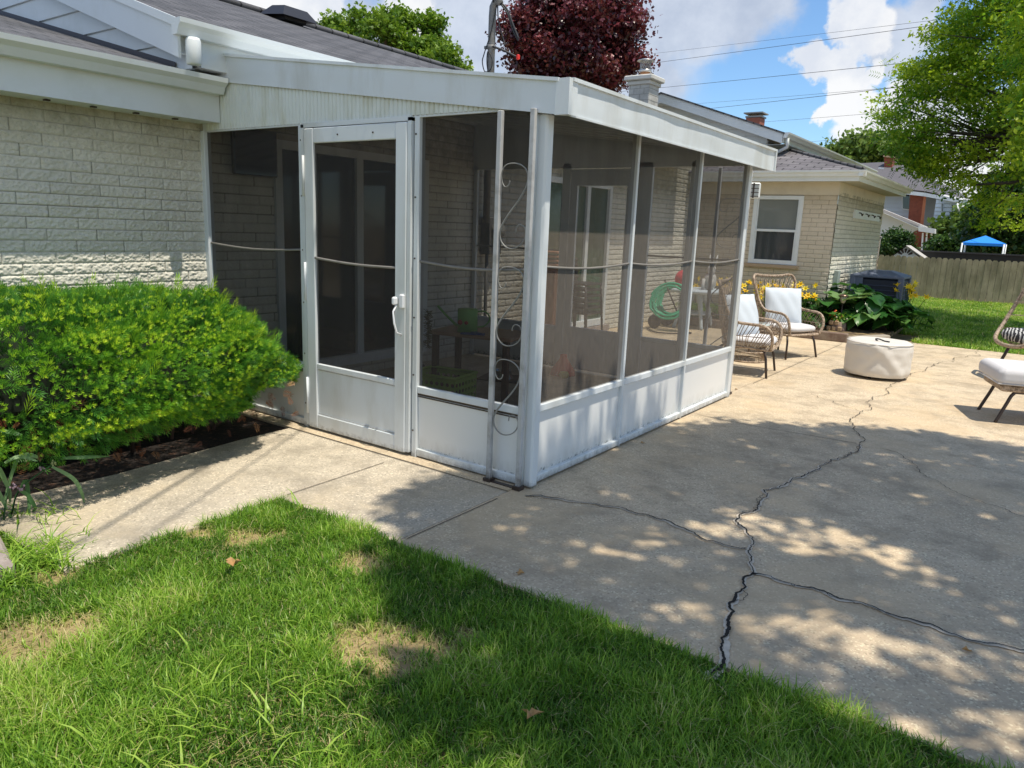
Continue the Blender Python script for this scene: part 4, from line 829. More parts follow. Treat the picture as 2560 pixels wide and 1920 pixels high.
# ---- lawn
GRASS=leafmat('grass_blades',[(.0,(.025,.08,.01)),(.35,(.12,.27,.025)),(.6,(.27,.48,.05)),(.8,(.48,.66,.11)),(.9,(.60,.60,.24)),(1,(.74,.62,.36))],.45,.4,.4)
def blades(n,rng,xy,h,w,tone,lean,z0=-.02,name='lawn_grass',mat=GRASS,kind='stuff',label=None,cat=None,parent=None):
    az=rng.uniform(0,2*math.pi,n);dx,dy=np.cos(az),np.sin(az);wa=az+math.pi/2+rng.normal(size=n)*.5;wx,wy=np.cos(wa)*w/2,np.sin(wa)*w/2
    t=np.array([0,.35,.7,1.]);wd=np.array([1,.9,.6,.08]);V=np.zeros((n,8,3))
    for i in range(4):
        bx=xy[:,0]+dx*lean*h*t[i]**1.8;by=xy[:,1]+dy*lean*h*t[i]**1.8;bz=z0+h*(t[i]-.45*lean*t[i]**2.4)
        V[:,2*i,0]=bx-wx*wd[i];V[:,2*i,1]=by-wy*wd[i];V[:,2*i,2]=bz;V[:,2*i+1,0]=bx+wx*wd[i];V[:,2*i+1,1]=by+wy*wd[i];V[:,2*i+1,2]=bz
    F_=np.array([(0,1,3,2),(2,3,5,4),(4,5,7,6)]);Fc=(F_[None]+(np.arange(n)*8)[:,None,None]).reshape(-1,4)
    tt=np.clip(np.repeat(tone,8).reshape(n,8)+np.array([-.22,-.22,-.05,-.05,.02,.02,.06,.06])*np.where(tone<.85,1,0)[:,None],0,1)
    return npmesh(name,V.reshape(-1,3),Fc,mat,parent,col=tt,kind=kind,label=label,cat=cat)
BARE=[(DD(535,1160),.13,.06),(DD(600,1150),.06,.04),(DD(820,1390),.22,.09),(DD(950,1395),.10,.06),(DD(1010,1370),.08,.10),(DD(60,1385),.20,.10),(DD(170,1350),.12,.06),(DD(120,1235),.12,.05),(DD(780,1215),.14,.05),(DD(430,1150),.10,.03)]
r_=np.random.default_rng(51)
def lawn(n,x0,x1,y0,y1,hm,wm,rng,bare=True,edge=None):
    xy=np.stack([rng.uniform(x0,x1,n),rng.uniform(y0,y1,n)],1);k=np.ones(n,bool)
    if edge is not None: k&=edge(xy)
    tn=np.zeros(n);sc=np.ones(n)
    if bare:
        for c,a,b in BARE:
            d=((xy[:,0]-c[0])/a)**2+((xy[:,1]-c[1])/a)**2*1.6+(vnoise(xy[:,0]*30,xy[:,1]*30,4)-.5)*1.2
            q=np.clip(1.25-d,0,1);k&=rng.random(n)>q*.86;tn=np.maximum(tn,q*(rng.random(n)<.6));sc*=1-.5*np.clip(q,0,1)
    xy=xy[k];n=len(xy);tn=tn[k];sc=sc[k]
    m=vnoise(xy[:,0]*3.1,xy[:,1]*3.1,7)*.6+vnoise(xy[:,0]*9,xy[:,1]*9,8)*.4
    tone=np.clip(.46+.62*(m-.5)+rng.normal(size=n)*.14,0.02,.82);tone=np.where(rng.random(n)<.035+.10*(m>.66),rng.uniform(.86,1,n),tone);tone=np.where(tn>.3,rng.uniform(.80,1.,n),tone)
    h=hm*(.40+1.0*m)*rng.uniform(.45,1.5,n)*sc;w=wm*rng.uniform(.6,1.4,n);return xy,h,w,tone
def nearedge(xy):
    x,y=xy[:,0],xy[:,1];wob=(vnoise(x*14,y*14,3)-.5)*.05
    on=(y<-1.02+wob)&((x>-.88+wob)|(y<-2.12+wob));blk=(np.abs((x+1.52)*.978+(y+2.42)*-.208)<.54)&(np.abs((x+1.52)*.208+(y+2.42)*.978)<.29);return on&~blk
xy,h,w,tn=lawn(330000,-1.7,3.0,-3.3,-.98,.062,.0042,r_,True,nearedge)
d=np.hypot(xy[:,0]-CP[0],xy[:,1]-CP[1]);k=(d>.7)&((xy[:,0]-CP[0])*-.58+(xy[:,1]-CP[1])*.81>.35);xy,h,w,tn=xy[k],h[k],w[k],tn[k]
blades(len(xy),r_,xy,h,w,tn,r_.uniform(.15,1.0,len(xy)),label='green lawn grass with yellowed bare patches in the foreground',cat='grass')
# broad bright crabgrass blades
n=150;c0=[DD(430,1560),DD(560,1490),DD(480,1620),DD(640,1440),DD(330,1600),DD(700,1600)];cc=np.array([c0[i%6][:2] for i in range(n)])+r_.normal(size=(n,2))*.16
k=nearedge(cc);cc=cc[k];blades(len(cc),r_,cc,r_.uniform(.07,.14,len(cc)),r_.uniform(.006,.010,len(cc)),r_.uniform(.66,.80,len(cc)),r_.uniform(.6,1.2,len(cc)),name='broad_leaf_grass',label='broad pale green grass blades in the near lawn',cat='grass')
n=9000;c0=np.stack([r_.uniform(-1.0,2.6,n),r_.uniform(-2.9,-1.05,n)],1);k=nearedge(c0);c0=c0[k];n=len(c0)
blades(n,r_,c0,r_.uniform(.03,.06,n),np.full(n,.002),r_.uniform(.88,1,n),r_.uniform(1.8,2.2,n),z0=-.012,name='straw',label='dry straw lying in the near lawn',cat='straw')
xy,h,w,tn=lawn(170000,-3.2,3.4,9.05,19.8,.07,.011,r_,False,lambda q:~((q[:,0]<-.3)&(q[:,1]<13.6))&~((q[:,0]<.75)&(q[:,1]<10.2)))
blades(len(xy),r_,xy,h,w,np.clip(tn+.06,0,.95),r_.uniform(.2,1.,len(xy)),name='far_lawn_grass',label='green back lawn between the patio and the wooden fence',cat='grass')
# weeds along the path and slab edge
wd=[];
for (x,y,n,s_) in ((20,1240,80,.10),(60,1190,60,.09),(120,1180,40,.07),(70,1120,40,.11),(95,1215,90,.06),(45,1215,90,.08),(20,1270,60,.06),(130,1225,40,.03),(650,1100,10,.03)): 
    c=DD(x,y);wd.append(c[:2]+r_.normal(size=(n,2))*s_*.8)
wd=np.concatenate(wd);n=len(wd);blades(n,r_,wd,r_.uniform(.05,.15,n),r_.uniform(.005,.009,n),r_.uniform(.45,.80,n),r_.uniform(.6,1.4,n),z0=-.01,name='path_weeds',label='tangle of grassy weeds spilling over the left edge of the path',cat='weeds')
# spiderwort plant at the left edge
SPW=leafmat('spiderwort_leaves',[(0,(.03,.10,.03)),(.5,(.10,.24,.08)),(1,(.30,.46,.22))],.3)
t=thing('spiderwort_plant',(-1.62,-2.05,0),'gangly plant with long strap leaves and small purple buds at the left edge','plant')
base=DD(15,1190)
def strap(P,w,n=12):
    C=catmull(P,5);m=len(C);vs=[];fs=[]
    for i,c in enumerate(C):
        a=C[max(0,i-1)];b=C[min(m-1,i+1)];d=b-a;d/=np.linalg.norm(d)+1e-9;s_=np.cross(d,[.5,-.7,.5]);s_/=np.linalg.norm(s_)+1e-9
        ww=w*math.sin(math.pi*(.12+.88*i/(m-1)))**.6*.5+.0004;vs+=[c-s_*ww,c+s_*ww+np.array([0,0,.001])]
        if i: fs.append((2*i-2,2*i-1,2*i+1,2*i))
    return vs,fs
def pd(x,y,z=None,y_=None):
    # point over the path: on the vertical plane through the plant
    return at(0,-1.62,x*1.15732,y*1.15732)
stems=[[(10,1190),(25,1110),(45,1055),(115,1002),(135,990)],[(25,1110),(35,1070),(50,1050)],[(5,1180),(10,1100),(20,1050)],[(40,1180),(90,1150),(125,1155)]]
sm_=MB()
for s_ in stems:
    q=[pd(*p) for p in s_];sm_.tube(catmull(q,4),.0045,6)
o=sm_.build('stem',SPW,t);
lv=[[(135,990),(180,984),(240,986)],[(112,1008),(150,1030),(165,1060),(172,1085)],[(45,1055),(62,1040),(64,1080),(60,1120)],[(40,1058),(60,1070),(72,1095),(70,1105)],[(15,1100),(-5,1060),(-20,1050)],[(20,1060),(0,1010),(-30,985)],[(10,1080),(40,990),(75,985),(85,1000)],[(10,1000),(40,985),(72,992)],[(20,1110),(30,1150),(50,1180)],[(0,1150),(30,1130),(70,1150)],[(0,930),(20,932),(40,936)],[(125,1155),(150,1165),(190,1172)],[(120,1155),(150,1150),(168,1168)],[(20,1180),(60,1160),(100,1175)],[(0,1010),(20,1060),(25,1090)]]
for q in lv:
    v,f=strap([pd(*p)+np.array([r_.uniform(-.04,.06),0,0])*(i>0) for i,p in enumerate(q)],.020);me=MB().add(v,f,True);o=me.build('leaf',SPW,t)
    a=o.data.attributes.new('tone','FLOAT','POINT');a.data.foreach_set('value',np.full(len(v),r_.uniform(.4,.95),np.float32))
for (x,y) in ((115,1000),(92,1012),(45,1055),(32,1050),(106,1155)):
    b=MB();c=pd(x,y)
    for i in range(9): b.lathe(c+r_.normal(size=3)*.007,[(.001,-.006),(.005,-.002),(.005,.003),(.001,.006)],6)
    b.build('flower_bud',simple('bud_'+str(x),(.35,.24,.30) if x<100 else (.30,.34,.16),.7,.3,80),t)
# fallen leaves
DRY=simple('dry_leaf',(.45,.27,.11),.8,.3,40)
def deadleaf(x,y,s_,lab,z=.0,c=DRY):
    g=DD(x,y);v=[];m=9;rr=random.Random(int(x))
    for i in range(m):
        a=2*math.pi*i/m;r=s_*(1 if i%2 else .5)*rr.uniform(.7,1.2);v.append((g[0]+r*math.cos(a),g[1]+r*math.sin(a)*.8,z+s_*.35+s_*rr.uniform(-.3,.5)))
    v.append((g[0],g[1],z+s_*.15));o=MB().add(v,[(i,(i+1)%m,m) for i in range(m)]).build('dead_leaf',c);tag(o,lab,'leaf','fallen dry leaves')
deadleaf(505,1240,.045,'pale curled dry leaf lying on the sunlit lawn',.035);deadleaf(1122,1240,.022,'small brown dry leaf on the shaded concrete near the lawn');deadleaf(1148,1570,.05,'brown dry leaf in the shaded grass at the bottom',.03)
deadleaf(2090,1408,.022,'small tuft of dry debris on the lit concrete at the lower right');deadleaf(1388,958,.018,'tiny rust leaf beside the porch base by the middle post');deadleaf(1465,895,.014,'tiny rust leaf at the far end of the porch base')
deadleaf(1590,842,.02,'reddish dry leaf on the patio behind the porch corner');deadleaf(160,828,.02,'tan dry leaf caught in the yew bush',.62)
# ------------------------------------------------------------------ patio furniture
WICK=simple('tan_wicker',(.44,.34,.25),.6,.35,90,dirt=(.16,.11,.07),dscale=40,lo=.45,hi=.6)
CUSH=simple('off_white_cushion',(.62,.61,.62),.9,.03,8,bmp=.15,bscale=14)
PILL=simple('pale_blue_white_pillow',(.58,.64,.70),.9,.03,8,bmp=.15,bscale=10)
def blob_cushion(c,d,rz=0,seed=0,tilt=0,amp=.006,n=22,pinch=.0,exp=5):
    V=[];Fc=[];c=np.array(c,float);cs,sn=math.cos(rz),math.sin(rz);ct,stt=math.cos(tilt),math.sin(tilt)
    for i in range(n+1):
        ph=-math.pi/2+math.pi*i/n
        for j in range(2*n):
            th=2*math.pi*j/(2*n);f=lambda q,e:math.copysign(abs(q)**(2/e),q)
            x=f(math.cos(ph),2.3)*f(math.cos(th),exp);y=f(math.cos(ph),2.3)*f(math.sin(th),exp);z=f(math.sin(ph),3.)
            rr=max(abs(x),abs(y));z*=1-pinch*rr**3
            w=amp*(math.sin(x*9+seed)+math.sin(y*7+seed*2+x*4));x*=d[0]/2;y*=d[1]/2;z=z*d[2]/2+w*abs(math.cos(ph))
            X=x*ct+z*stt;Z=-x*stt+z*ct;V.append((c[0]+X*cs-y*sn,c[1]+X*sn+y*cs,c[2]+Z))
    for i in range(n):
        for j in range(2*n): Fc.append((i*2*n+j,i*2*n+(j+1)%(2*n),(i+1)*2*n+(j+1)%(2*n),(i+1)*2*n+j))
    return V,Fc
def wicker_chair(label,loc,rz):
    t=thing('wicker_chair',(0,0,0),label,'chair','wicker armchairs on the patio')
    half=[(.31,.27,.30),(.325,.31,.40),(.30,.325,.50),(.22,.33,.555),(.08,.335,.565),(-.05,.34,.58),(-.14,.345,.66),(-.20,.36,.80),(-.24,.385,.93),(-.275,.33,.995),(-.29,.17,.985),(-.295,0,.98)]
    path=half+[(x,-y,z) for x,y,z in half[-2::-1]];C=catmull(path,6);MB().tube(C,.016,8).build('frame',WICK,t)
    ring=[(.30,.27,.30),(.31,0,.295),(.30,-.27,.30),(.10,-.30,.31),(-.12,-.29,.32),(-.20,-.20,.33),(-.23,0,.33),(-.20,.20,.33),(-.12,.29,.32),(.10,.30,.31)]
    Rg=catmull(ring,8,True);MB().tube(Rg,.014,6,True).build('seat_ring',WICK,t)
    nst=84
    sm_=MB();Rn=np.array(Rg);mapb=catmull([(.30,.28,.30),(.20,.295,.305),(.05,.30,.31),(-.10,.29,.32),(-.18,.22,.33),(-.22,.10,.33),(-.23,0,.33),(-.22,-.10,.33),(-.18,-.22,.33),(-.10,-.29,.32),(.05,-.30,.31),(.20,-.295,.305),(.30,-.28,.30)],10)
    for i in range(3,nst-3):
        u=i/nst;a=C[int(u*(len(C)-1))];b=mapb[int(u*(len(mapb)-1))]
        m=(a+b)/2+np.array([-.03 if 12<i<nst-12 else 0,0,0]);sm_.tube([b,m,a],.0042,4)
    o=sm_.build('woven_strands',WICK,t)
    for zz,sc in((.37,.25),(.43,.5)):
        mb=MB();mb.tube([np.array(mapb[i])*(1-sc)+np.array(C[int(i/(len(mapb)-1)*(len(C)-1))])*sc if False else np.array([mapb[i][0]*(1+.02),mapb[i][1]*1.03,zz-(0)]) for i in range(6,len(mapb)-6,3)],.0045,4);mb.build('woven_band',WICK,t)
    sp=MB()
    for i in range(14):
        x=-.2+.5*i/13;hw=.28 if x>-.1 else .2;sp.tube([(x,-hw,.305),(x,hw,.305)],.006,4)
    sp.build('seat_weave',WICK,t)
    for sx,sy in((1,1),(1,-1),(-1,1),(-1,-1)):
        MB().tube([(.20*sx,.20*sy,.30),(.245*sx,.23*sy,.27),(.27*sx,.25*sy,.20),(.30*sx,.285*sy,.0)],[.013]*4,8).build('leg',DARKM,t)
    MB().tube([(.21,.2,.29),(.21,-.2,.29)],.011,6).build('brace',DARKM,t);MB().tube([(-.21,.2,.29),(-.21,-.2,.29)],.011,6).build('brace',DARKM,t)
    v,f=blob_cushion((.04,0,.365),(.55,.53,.11),0,1,amp=.003);MB().add(v,f,True).build('seat_cushion',CUSH,t)
    v,f=blob_cushion((-.10,0,.60),(.13,.46,.42),0,3,tilt=-.28,amp=.004,pinch=0,exp=3.4);
    return t,loc,rz
def place(tp):
    t,loc,rz=tp;t.location=(loc[0],loc[1],0);t.rotation_euler=(0,0,rz);return t
def pillow(c,s_,th,rz,tilt,label):
    n=18;V=[];Fc=[]
    for sd in(1,-1):
        for i in range(n+1):
            for j in range(n+1):
                u=-1+2*i/n;v=-1+2*j/n;e=(1-abs(u)**3.)*(1-abs(v)**3.);k=1-.10*(1-abs(v))*abs(u)**2;k2=1-.10*(1-abs(u))*abs(v)**2
                y=u*s_/2*k2;z=v*s_/2*k;x=sd*(th/2*e**.55+.004*math.sin(9*u+5*v))
                X=x*math.cos(tilt)-z*math.sin(tilt)*1;Z=x*math.sin(tilt)+z*math.cos(tilt)
                V.append((c[0]+X*math.cos(rz)-y*math.sin(rz),c[1]+X*math.sin(rz)+y*math.cos(rz),c[2]+Z))
    m=(n+1)*(n+1)
    for s0 in(0,m):
        for i in range(n):
            for j in range(n): Fc.append((s0+i*(n+1)+j,s0+(i+1)*(n+1)+j,s0+(i+1)*(n+1)+j+1,s0+i*(n+1)+j+1))
    return tag(MB().add(V,Fc,True).build('pillow',PILL),label,'pillow','square pillows on the wicker chairs')
LA,RA=(-.33,4.70),math.radians(8);LB,RB=(-.36,6.28),math.radians(-24)
place(wicker_chair('tan wicker armchair half hidden behind the far corner of the porch',LA,RA))
place(wicker_chair('tan wicker armchair beside the yellow lilies, in full view',LB,RB))
for (l,r,lab) in((LA,RA,'pale square pillow on the wicker chair behind the porch mesh'),(LB,RB,'pale square pillow standing on the wicker chair by the lilies')):
    c=(l[0]+math.cos(r)*-.06,l[1]+math.sin(r)*-.06,.62);pillow(c,.46,.15,r-math.radians(30),.30,lab)
# barrel side table
t=thing('side_table',(-.55,5.48,0),'round wicker barrel side table with glass top between the two chairs','side table')
mb=MB()
for k in range(56):
    a=2*math.pi*k/56;c_,s_=math.cos(a),math.sin(a);mb.tube([(-.55+.22*c_,5.48+.22*s_,.01),(-.55+.19*c_,5.48+.19*s_,.22),(-.55+.23*c_,5.48+.23*s_,.43)],.0035,4)
o=mb.build('woven_strands',WICK,t)
for z,r in((.012,.22),(.12,.205),(.43,.235)): MB().tube([(-.55+r*math.cos(a),5.48+r*math.sin(a),z) for a in np.linspace(0,2*math.pi,33)[:-1]],.009,5,True).build('hoop',WICK,t)
MB().lathe((-.55,5.48,.44),[(.235,0),(.24,.006),(.235,.012)],28).build('glass_top',simple('frosted_glass',(.45,.50,.48),.15,.02),t)
# covered round ottoman
t=thing('pouf',(.87,5.58,0),'round off white covered ottoman with creased cover and a black cord on top','ottoman')
V=[];Fc=[];n=72;prof=[(.0,.40),(.22,.405),(.30,.40),(.325,.385),(.335,.36),(.338,.30),(.335,.22),(.337,.14),(.333,.07),(.32,.035),(.29,.03),(.0,.03)]
P2=[]
for i in range(len(prof)-1):
    for k in range(5): P2.append((prof[i][0]*(1-k/5)+prof[i+1][0]*k/5,prof[i][1]*(1-k/5)+prof[i+1][1]*k/5))
P2.append(prof[-1]);th=np.linspace(0,2*math.pi,n+1)[:-1]
for r,z in P2:
    for a in th:
        q=max(0,min(1,r/.3));w=.010*(vnoise(np.array(a*4.+z*9),np.array(z*16-a*2.),3)-.5)+.014*max(0,1-abs((a-5.1)*1.2+(z-.27)*3.2)*3)*(z>.03)*(1 if r>.3 else 0)-.010*max(0,1-abs((a-4.9)*1.5-(z-.25)*4)*4)*(r>.3)
        V.append((.87+(r+w*q)*math.cos(a),5.58+(r+w*q)*math.sin(a),z+(.006*math.sin(a*3)*q if r<.3 else 0)))
for i in range(len(P2)-1):
    for j in range(n): Fc.append((i*n+j,i*n+(j+1)%n,(i+1)*n+(j+1)%n,(i+1)*n+j))
MB().add(V,Fc,True).build('cover',simple('off_white_vinyl',(.68,.64,.58),.55,.04,6,bmp=.35,bscale=13),t)
MB().tube([(.87+.333*math.cos(a),5.58+.333*math.sin(a),.388) for a in th[::2]],.004,5,True).build('piping',simple('piping_grey',(.5,.48,.45),.7),t)
MB().tube(catmull([(.86,5.50,.40),(.84,5.46,.425),(.88,5.44,.43),(.93,5.48,.41),(.98,5.46,.41)],5),.008,5).build('cord',BLK,t)
for k in range(3):
    a=k*2.1+.4;MB().lathe((.87+.2*math.cos(a),5.58+.2*math.sin(a),0),[(.02,0),(.02,.035)],8).build('foot',DARKM,t)
# footstool at the right edge
t=thing('footstool',(2.33,4.33,0),'footstool with thick white cushion on brown tubular legs at the right edge','footstool')
cu=MB();cu.cbox((2.36,4.36,.405),(.84,.64,.145),math.radians(18),.032);oc=cu.build('cushion',CUSH,t);bv=oc.modifiers.new('round','BEVEL');bv.width=.02;bv.segments=4;bv.limit_method='ANGLE'
MB().tube([(2.36+x*math.cos(math.radians(18))-y*math.sin(math.radians(18)),4.36+x*math.sin(math.radians(18))+y*math.cos(math.radians(18)),.345) for x,y in((-.41,-.31),(.41,-.31),(.41,.31),(-.41,.31))],.006,6,True).build('piping',CUSH,t)
MB().cbox((2.36,4.36,.30),(.74,.52,.055),math.radians(18),.012).build('woven_base',WICK,t)
cs_,sn_=math.cos(math.radians(18)),math.sin(math.radians(18))
def lp(x,y,z): return (2.36+x*cs_-y*sn_,4.36+x*sn_+y*cs_,z)
for sy_ in(-1,1): MB().tube(catmull([lp(-.37,.25*sy_,.0),lp(-.31,.24*sy_,.16),lp(-.27,.235*sy_,.255),lp(-.20,.23*sy_,.27),lp(.20,.23*sy_,.27),lp(.27,.235*sy_,.255),lp(.31,.24*sy_,.16),lp(.37,.25*sy_,.0)],5),.014,8).build('leg',DARKM,t)
# egg chair behind it
t=thing('egg_chair',(2.42,6.62,0),'tall rounded wicker chair holding a black and white cushion at the right edge','chair')
ex,ey=2.34,6.60;oval=[];ra=math.radians(200)
def ep(u,w,z): # u = width, w = depth forward
    a=math.radians(-150);return (ex+u*math.cos(a+math.pi/2)+w*math.cos(a),ey+u*math.sin(a+math.pi/2)+w*math.sin(a),z)
rim=[ep(.0,.40,.40),ep(.30,.36,.44),ep(.45,.22,.60),ep(.47,.08,.90),ep(.42,-.02,1.22),ep(.28,-.08,1.5),ep(0,-.12,1.62),ep(-.28,-.08,1.5),ep(-.42,-.02,1.22),ep(-.47,.08,.90),ep(-.45,.22,.60),ep(-.30,.36,.44)]
MB().tube(catmull(rim,6,True),.022,8,True).build('frame',WICK,t)
RC=catmull(rim,6,True);mb=MB()
for i in range(-6,7):
    u=i*.065;top=ep(u,-.1-.0,1.6-abs(u)*.6);mb.tube([ep(u,.36-abs(u)*.25,.42+abs(u)*.15),ep(u*.9,.05,.36+abs(u)*.3),ep(u,-.24+abs(u)*.3,.50),ep(u*1.05,-.32+abs(u)*.4,.85),ep(u,-.24+abs(u)*.2,1.2),top],.005,4)
mb.build('ribs',WICK,t);mb=MB()
for z,wd,dp in((.55,.45,-.26),(.70,.46,-.30),(.85,.46,-.32),(1.0,.44,-.30),(1.15,.39,-.26),(1.3,.31,-.2)):
    mb.tube(catmull([ep(-wd,.22-.25*(z-.5),z),ep(-wd*.75,dp*.5,z),ep(0,dp,z),ep(wd*.75,dp*.5,z),ep(wd,.22-.25*(z-.5),z)],5),.005,4)
mb.build('cross_weave',WICK,t)
def zebra():
    m,nt,bs=newmat('black_white_fabric');wv=N(nt,'ShaderNodeTexWave',_Scale=9,_Distortion=6);wv.inputs['Detail'].default_value=2
    nt.links.new(N(nt,'ShaderNodeNewGeometry').outputs['Position'],wv.inputs['Vector']);c=ramp(nt,wv.outputs['Fac'],[(.62,(.03,.03,.035)),(.72,(.6,.6,.58))]);nt.links.new(c,bs.inputs['Base Color']);bs.inputs['Roughness'].default_value=.9;return m
v,f=blob_cushion(ep(0,.10,.50),(.52,.80,.17),math.radians(-150),2,amp=.004,exp=2.6);MB().add(v,f,True).build('cushion',zebra(),t)
for u,w_ in((.34,.30),(-.34,.30),(.28,-.25),(-.28,-.25)): MB().tube([ep(u*.7,w_*.7,.40),ep(u,w_,.0)],.017,8).build('leg',DARKM,t)
# ------------------------------------------------------------------ flower bed and its things
TIMB=simple('weathered_timber',(.19,.13,.10),.95,.3,14,bmp=.5,bscale=30,dirt=(.30,.25,.19),dscale=6)
tm=MB()
def beam(a,b,w=.10,h=.13,z=0):
    a=np.array(a[:2]);b=np.array(b[:2]);L=np.linalg.norm(b-a);tm.cbox(((a[0]+b[0])/2,(a[1]+b[1])/2,z+h/2),(L,w,h),math.atan2(b[1]-a[1],b[0]-a[0]),.012)
beam((-3.0,8.20),(-1.2,8.20));
o=tm.build('timber_edging',TIMB);tag(o,'long weathered timber edging the flower bed behind the wicker chairs','timber','timbers edging the flower bed')
tm=MB();beam((-1.19,8.20),(.02,8.24));tag(tm.build('timber_edging',TIMB),'brown timber edging the bed below the solar lamp','timber','timbers edging the flower bed')
tm=MB();beam((.05,8.24),(.42,8.98),.13,.09);tag(tm.build('timber_edging',simple('grey_timber',(.36,.32,.26),.95,.2,20,bmp=.5)),'pale grey timber angled at the front corner of the leafy bed','timber','timbers edging the flower bed')
MB().prism([(-3.08,8.24),(.0,8.27),(.36,9.0),(.4,9.2),(.4,10.6),(-.67,10.6),(-.67,9.58),(-3.08,9.58)],2,.0,.085).build('flower_bed_soil',simple('bed_soil',(.10,.07,.04),1,.4,20,bmp=.7,dirt=(.30,.22,.10),dscale=9,lo=.5,hi=.6),kind='structure')
LILY=leafmat('daylily_leaves',[(0,(.02,.09,.01)),(.5,(.09,.24,.02)),(1,(.30,.45,.05))],.4)
YEL=leafmat('yellow_petals',[(0,(.80,.42,.01)),(.5,(.92,.66,.02)),(1,(.95,.80,.05))],.35)
def daylily(x,y,sc,lab,seed,nb=170,nf=9):
    r=np.random.default_rng(seed);t=thing('daylily',(x,y,.08),lab,'flowers','yellow daylilies in the bed');xy=np.stack([x+r.normal(size=nb)*.08*sc,y+r.normal(size=nb)*.07*sc],1)
    V=[];az=r.uniform(0,2*math.pi,nb);L=r.uniform(.30,.52,nb)*sc;tt=np.linspace(0,1,6);A=np.zeros((nb,12,3))
    for i,u in enumerate(tt):
        ou=L*.75*u**1.3;h=L*(1.25*u-.95*u**2.6);w=.010*(1-u**2*.9)*sc
        for j,sg in enumerate((-1,1)):
            A[:,2*i+j,0]=xy[:,0]+np.cos(az)*ou-np.sin(az)*w*sg;A[:,2*i+j,1]=xy[:,1]+np.sin(az)*ou+np.cos(az)*w*sg;A[:,2*i+j,2]=.08+h
    F_=np.array([(2*i,2*i+1,2*i+3,2*i+2) for i in range(5)]);npmesh('leaves',A.reshape(-1,3),(F_[None]+(np.arange(nb)*12)[:,None,None]).reshape(-1,4),LILY,t,col=np.repeat(r.uniform(.15,.9,nb),12))
    for k in range(nf):
        a=r.uniform(0,2*math.pi);q=r.uniform(.05,.26)*sc;h=r.uniform(.42,.66)*sc;tip=np.array([x+q*math.cos(a),y+q*math.sin(a),.08+h])
        MB().tube([(x+.02*math.cos(a),y+.02*math.sin(a),.08),(x+q*.6*math.cos(a),y+q*.6*math.sin(a),.08+h*.6),tip],.004,4).build('stem',LILY,t)
        vs=[];fs=[];dz=r.normal(size=3)*.5+np.array([.5,-.6,.8]);dz/=np.linalg.norm(dz);u_=np.cross(dz,[0,0,1.]);u_/=np.linalg.norm(u_);v_=np.cross(dz,u_);S_=.062*sc
        for m in range(6):
            b=m*math.pi/3;d=u_*math.cos(b)+v_*math.sin(b);e=u_*-math.sin(b)+v_*math.cos(b);n=len(vs)
            vs+=[tip,tip+dz*S_*.6+d*S_*.35-e*S_*.25,tip+dz*S_*.75+d*S_*1.05,tip+dz*S_*.6+d*S_*.35+e*S_*.25];fs.append((n,n+1,n+2,n+3))
        o=MB().add(vs,fs).build('flower',YEL,t);aa=o.data.attributes.new('tone','FLOAT','POINT');aa.data.foreach_set('value',np.full(len(vs),r.uniform(.2,1),np.float32))
    return t
LP=[(-2.55,8.75,'leftmost yellow daylily clump behind the porch'),(-2.05,8.9,'yellow daylily clump left of the wicker chair back'),(-1.75,8.6,'yellow daylily clump directly left of the nearest wicker chair'),(-1.5,9.15,'yellow daylily clump under the bedroom window'),(-1.35,8.7,'yellow daylily clump just behind the wicker chair'),(-1.15,9.2,'yellow daylily clump against the wall below the window corner'),(-1.0,8.7,'yellow daylily clump right of the wicker chair'),(-.85,8.95,'rightmost yellow daylily clump beside the big leaves')]
for i,(x,y,l) in enumerate(LP): daylily(x,y,1.0,l,60+i)
daylily(.42,10.45,1.1,'separate yellow daylily clump right of the air conditioner',77,120,16)
# rhubarb-like big leaves
BIG=leafmat('big_garden_leaves',[(0,(.012,.06,.015)),(.5,(.035,.14,.025)),(.8,(.10,.24,.05)),(1,(.24,.36,.16))],.22,.35,.6)
r_=np.random.default_rng(91)
def bigleaf(p0,d,L,r,mb,tn):
    d=np.array(d,float);d/=np.linalg.norm(d);s_=np.cross(d,[0,0,1.]);s_/=np.linalg.norm(s_)+1e-9;up=np.cross(s_,d);n0=len(mb.v);nu,nv=7,7;fs=[];vs=[]
    prof=[.30,.80,1.0,.98,.82,.52,.06];dr=r.uniform(.3,1.0)
    for i in range(nu):
        u=i/(nu-1)
        for j in range(nv):
            v=-1+2*j/(nv-1);w=prof[i]*L*.44*v;z=-dr*L*u*u*.45+.055*L*math.sin(v*7+i*1.9)*abs(v)+.12*L*abs(v)
            vs.append(np.array(p0)+d*(u*L-abs(v)*.10*L*(u<.2))+s_*w+up*z)
    for i in range(nu-1):
        for j in range(nv-1): fs.append((i*nv+j,i*nv+j+1,(i+1)*nv+j+1,(i+1)*nv+j))
    mb.add(vs,fs,True);tn+= [r.uniform(.1,1)]*len(vs)
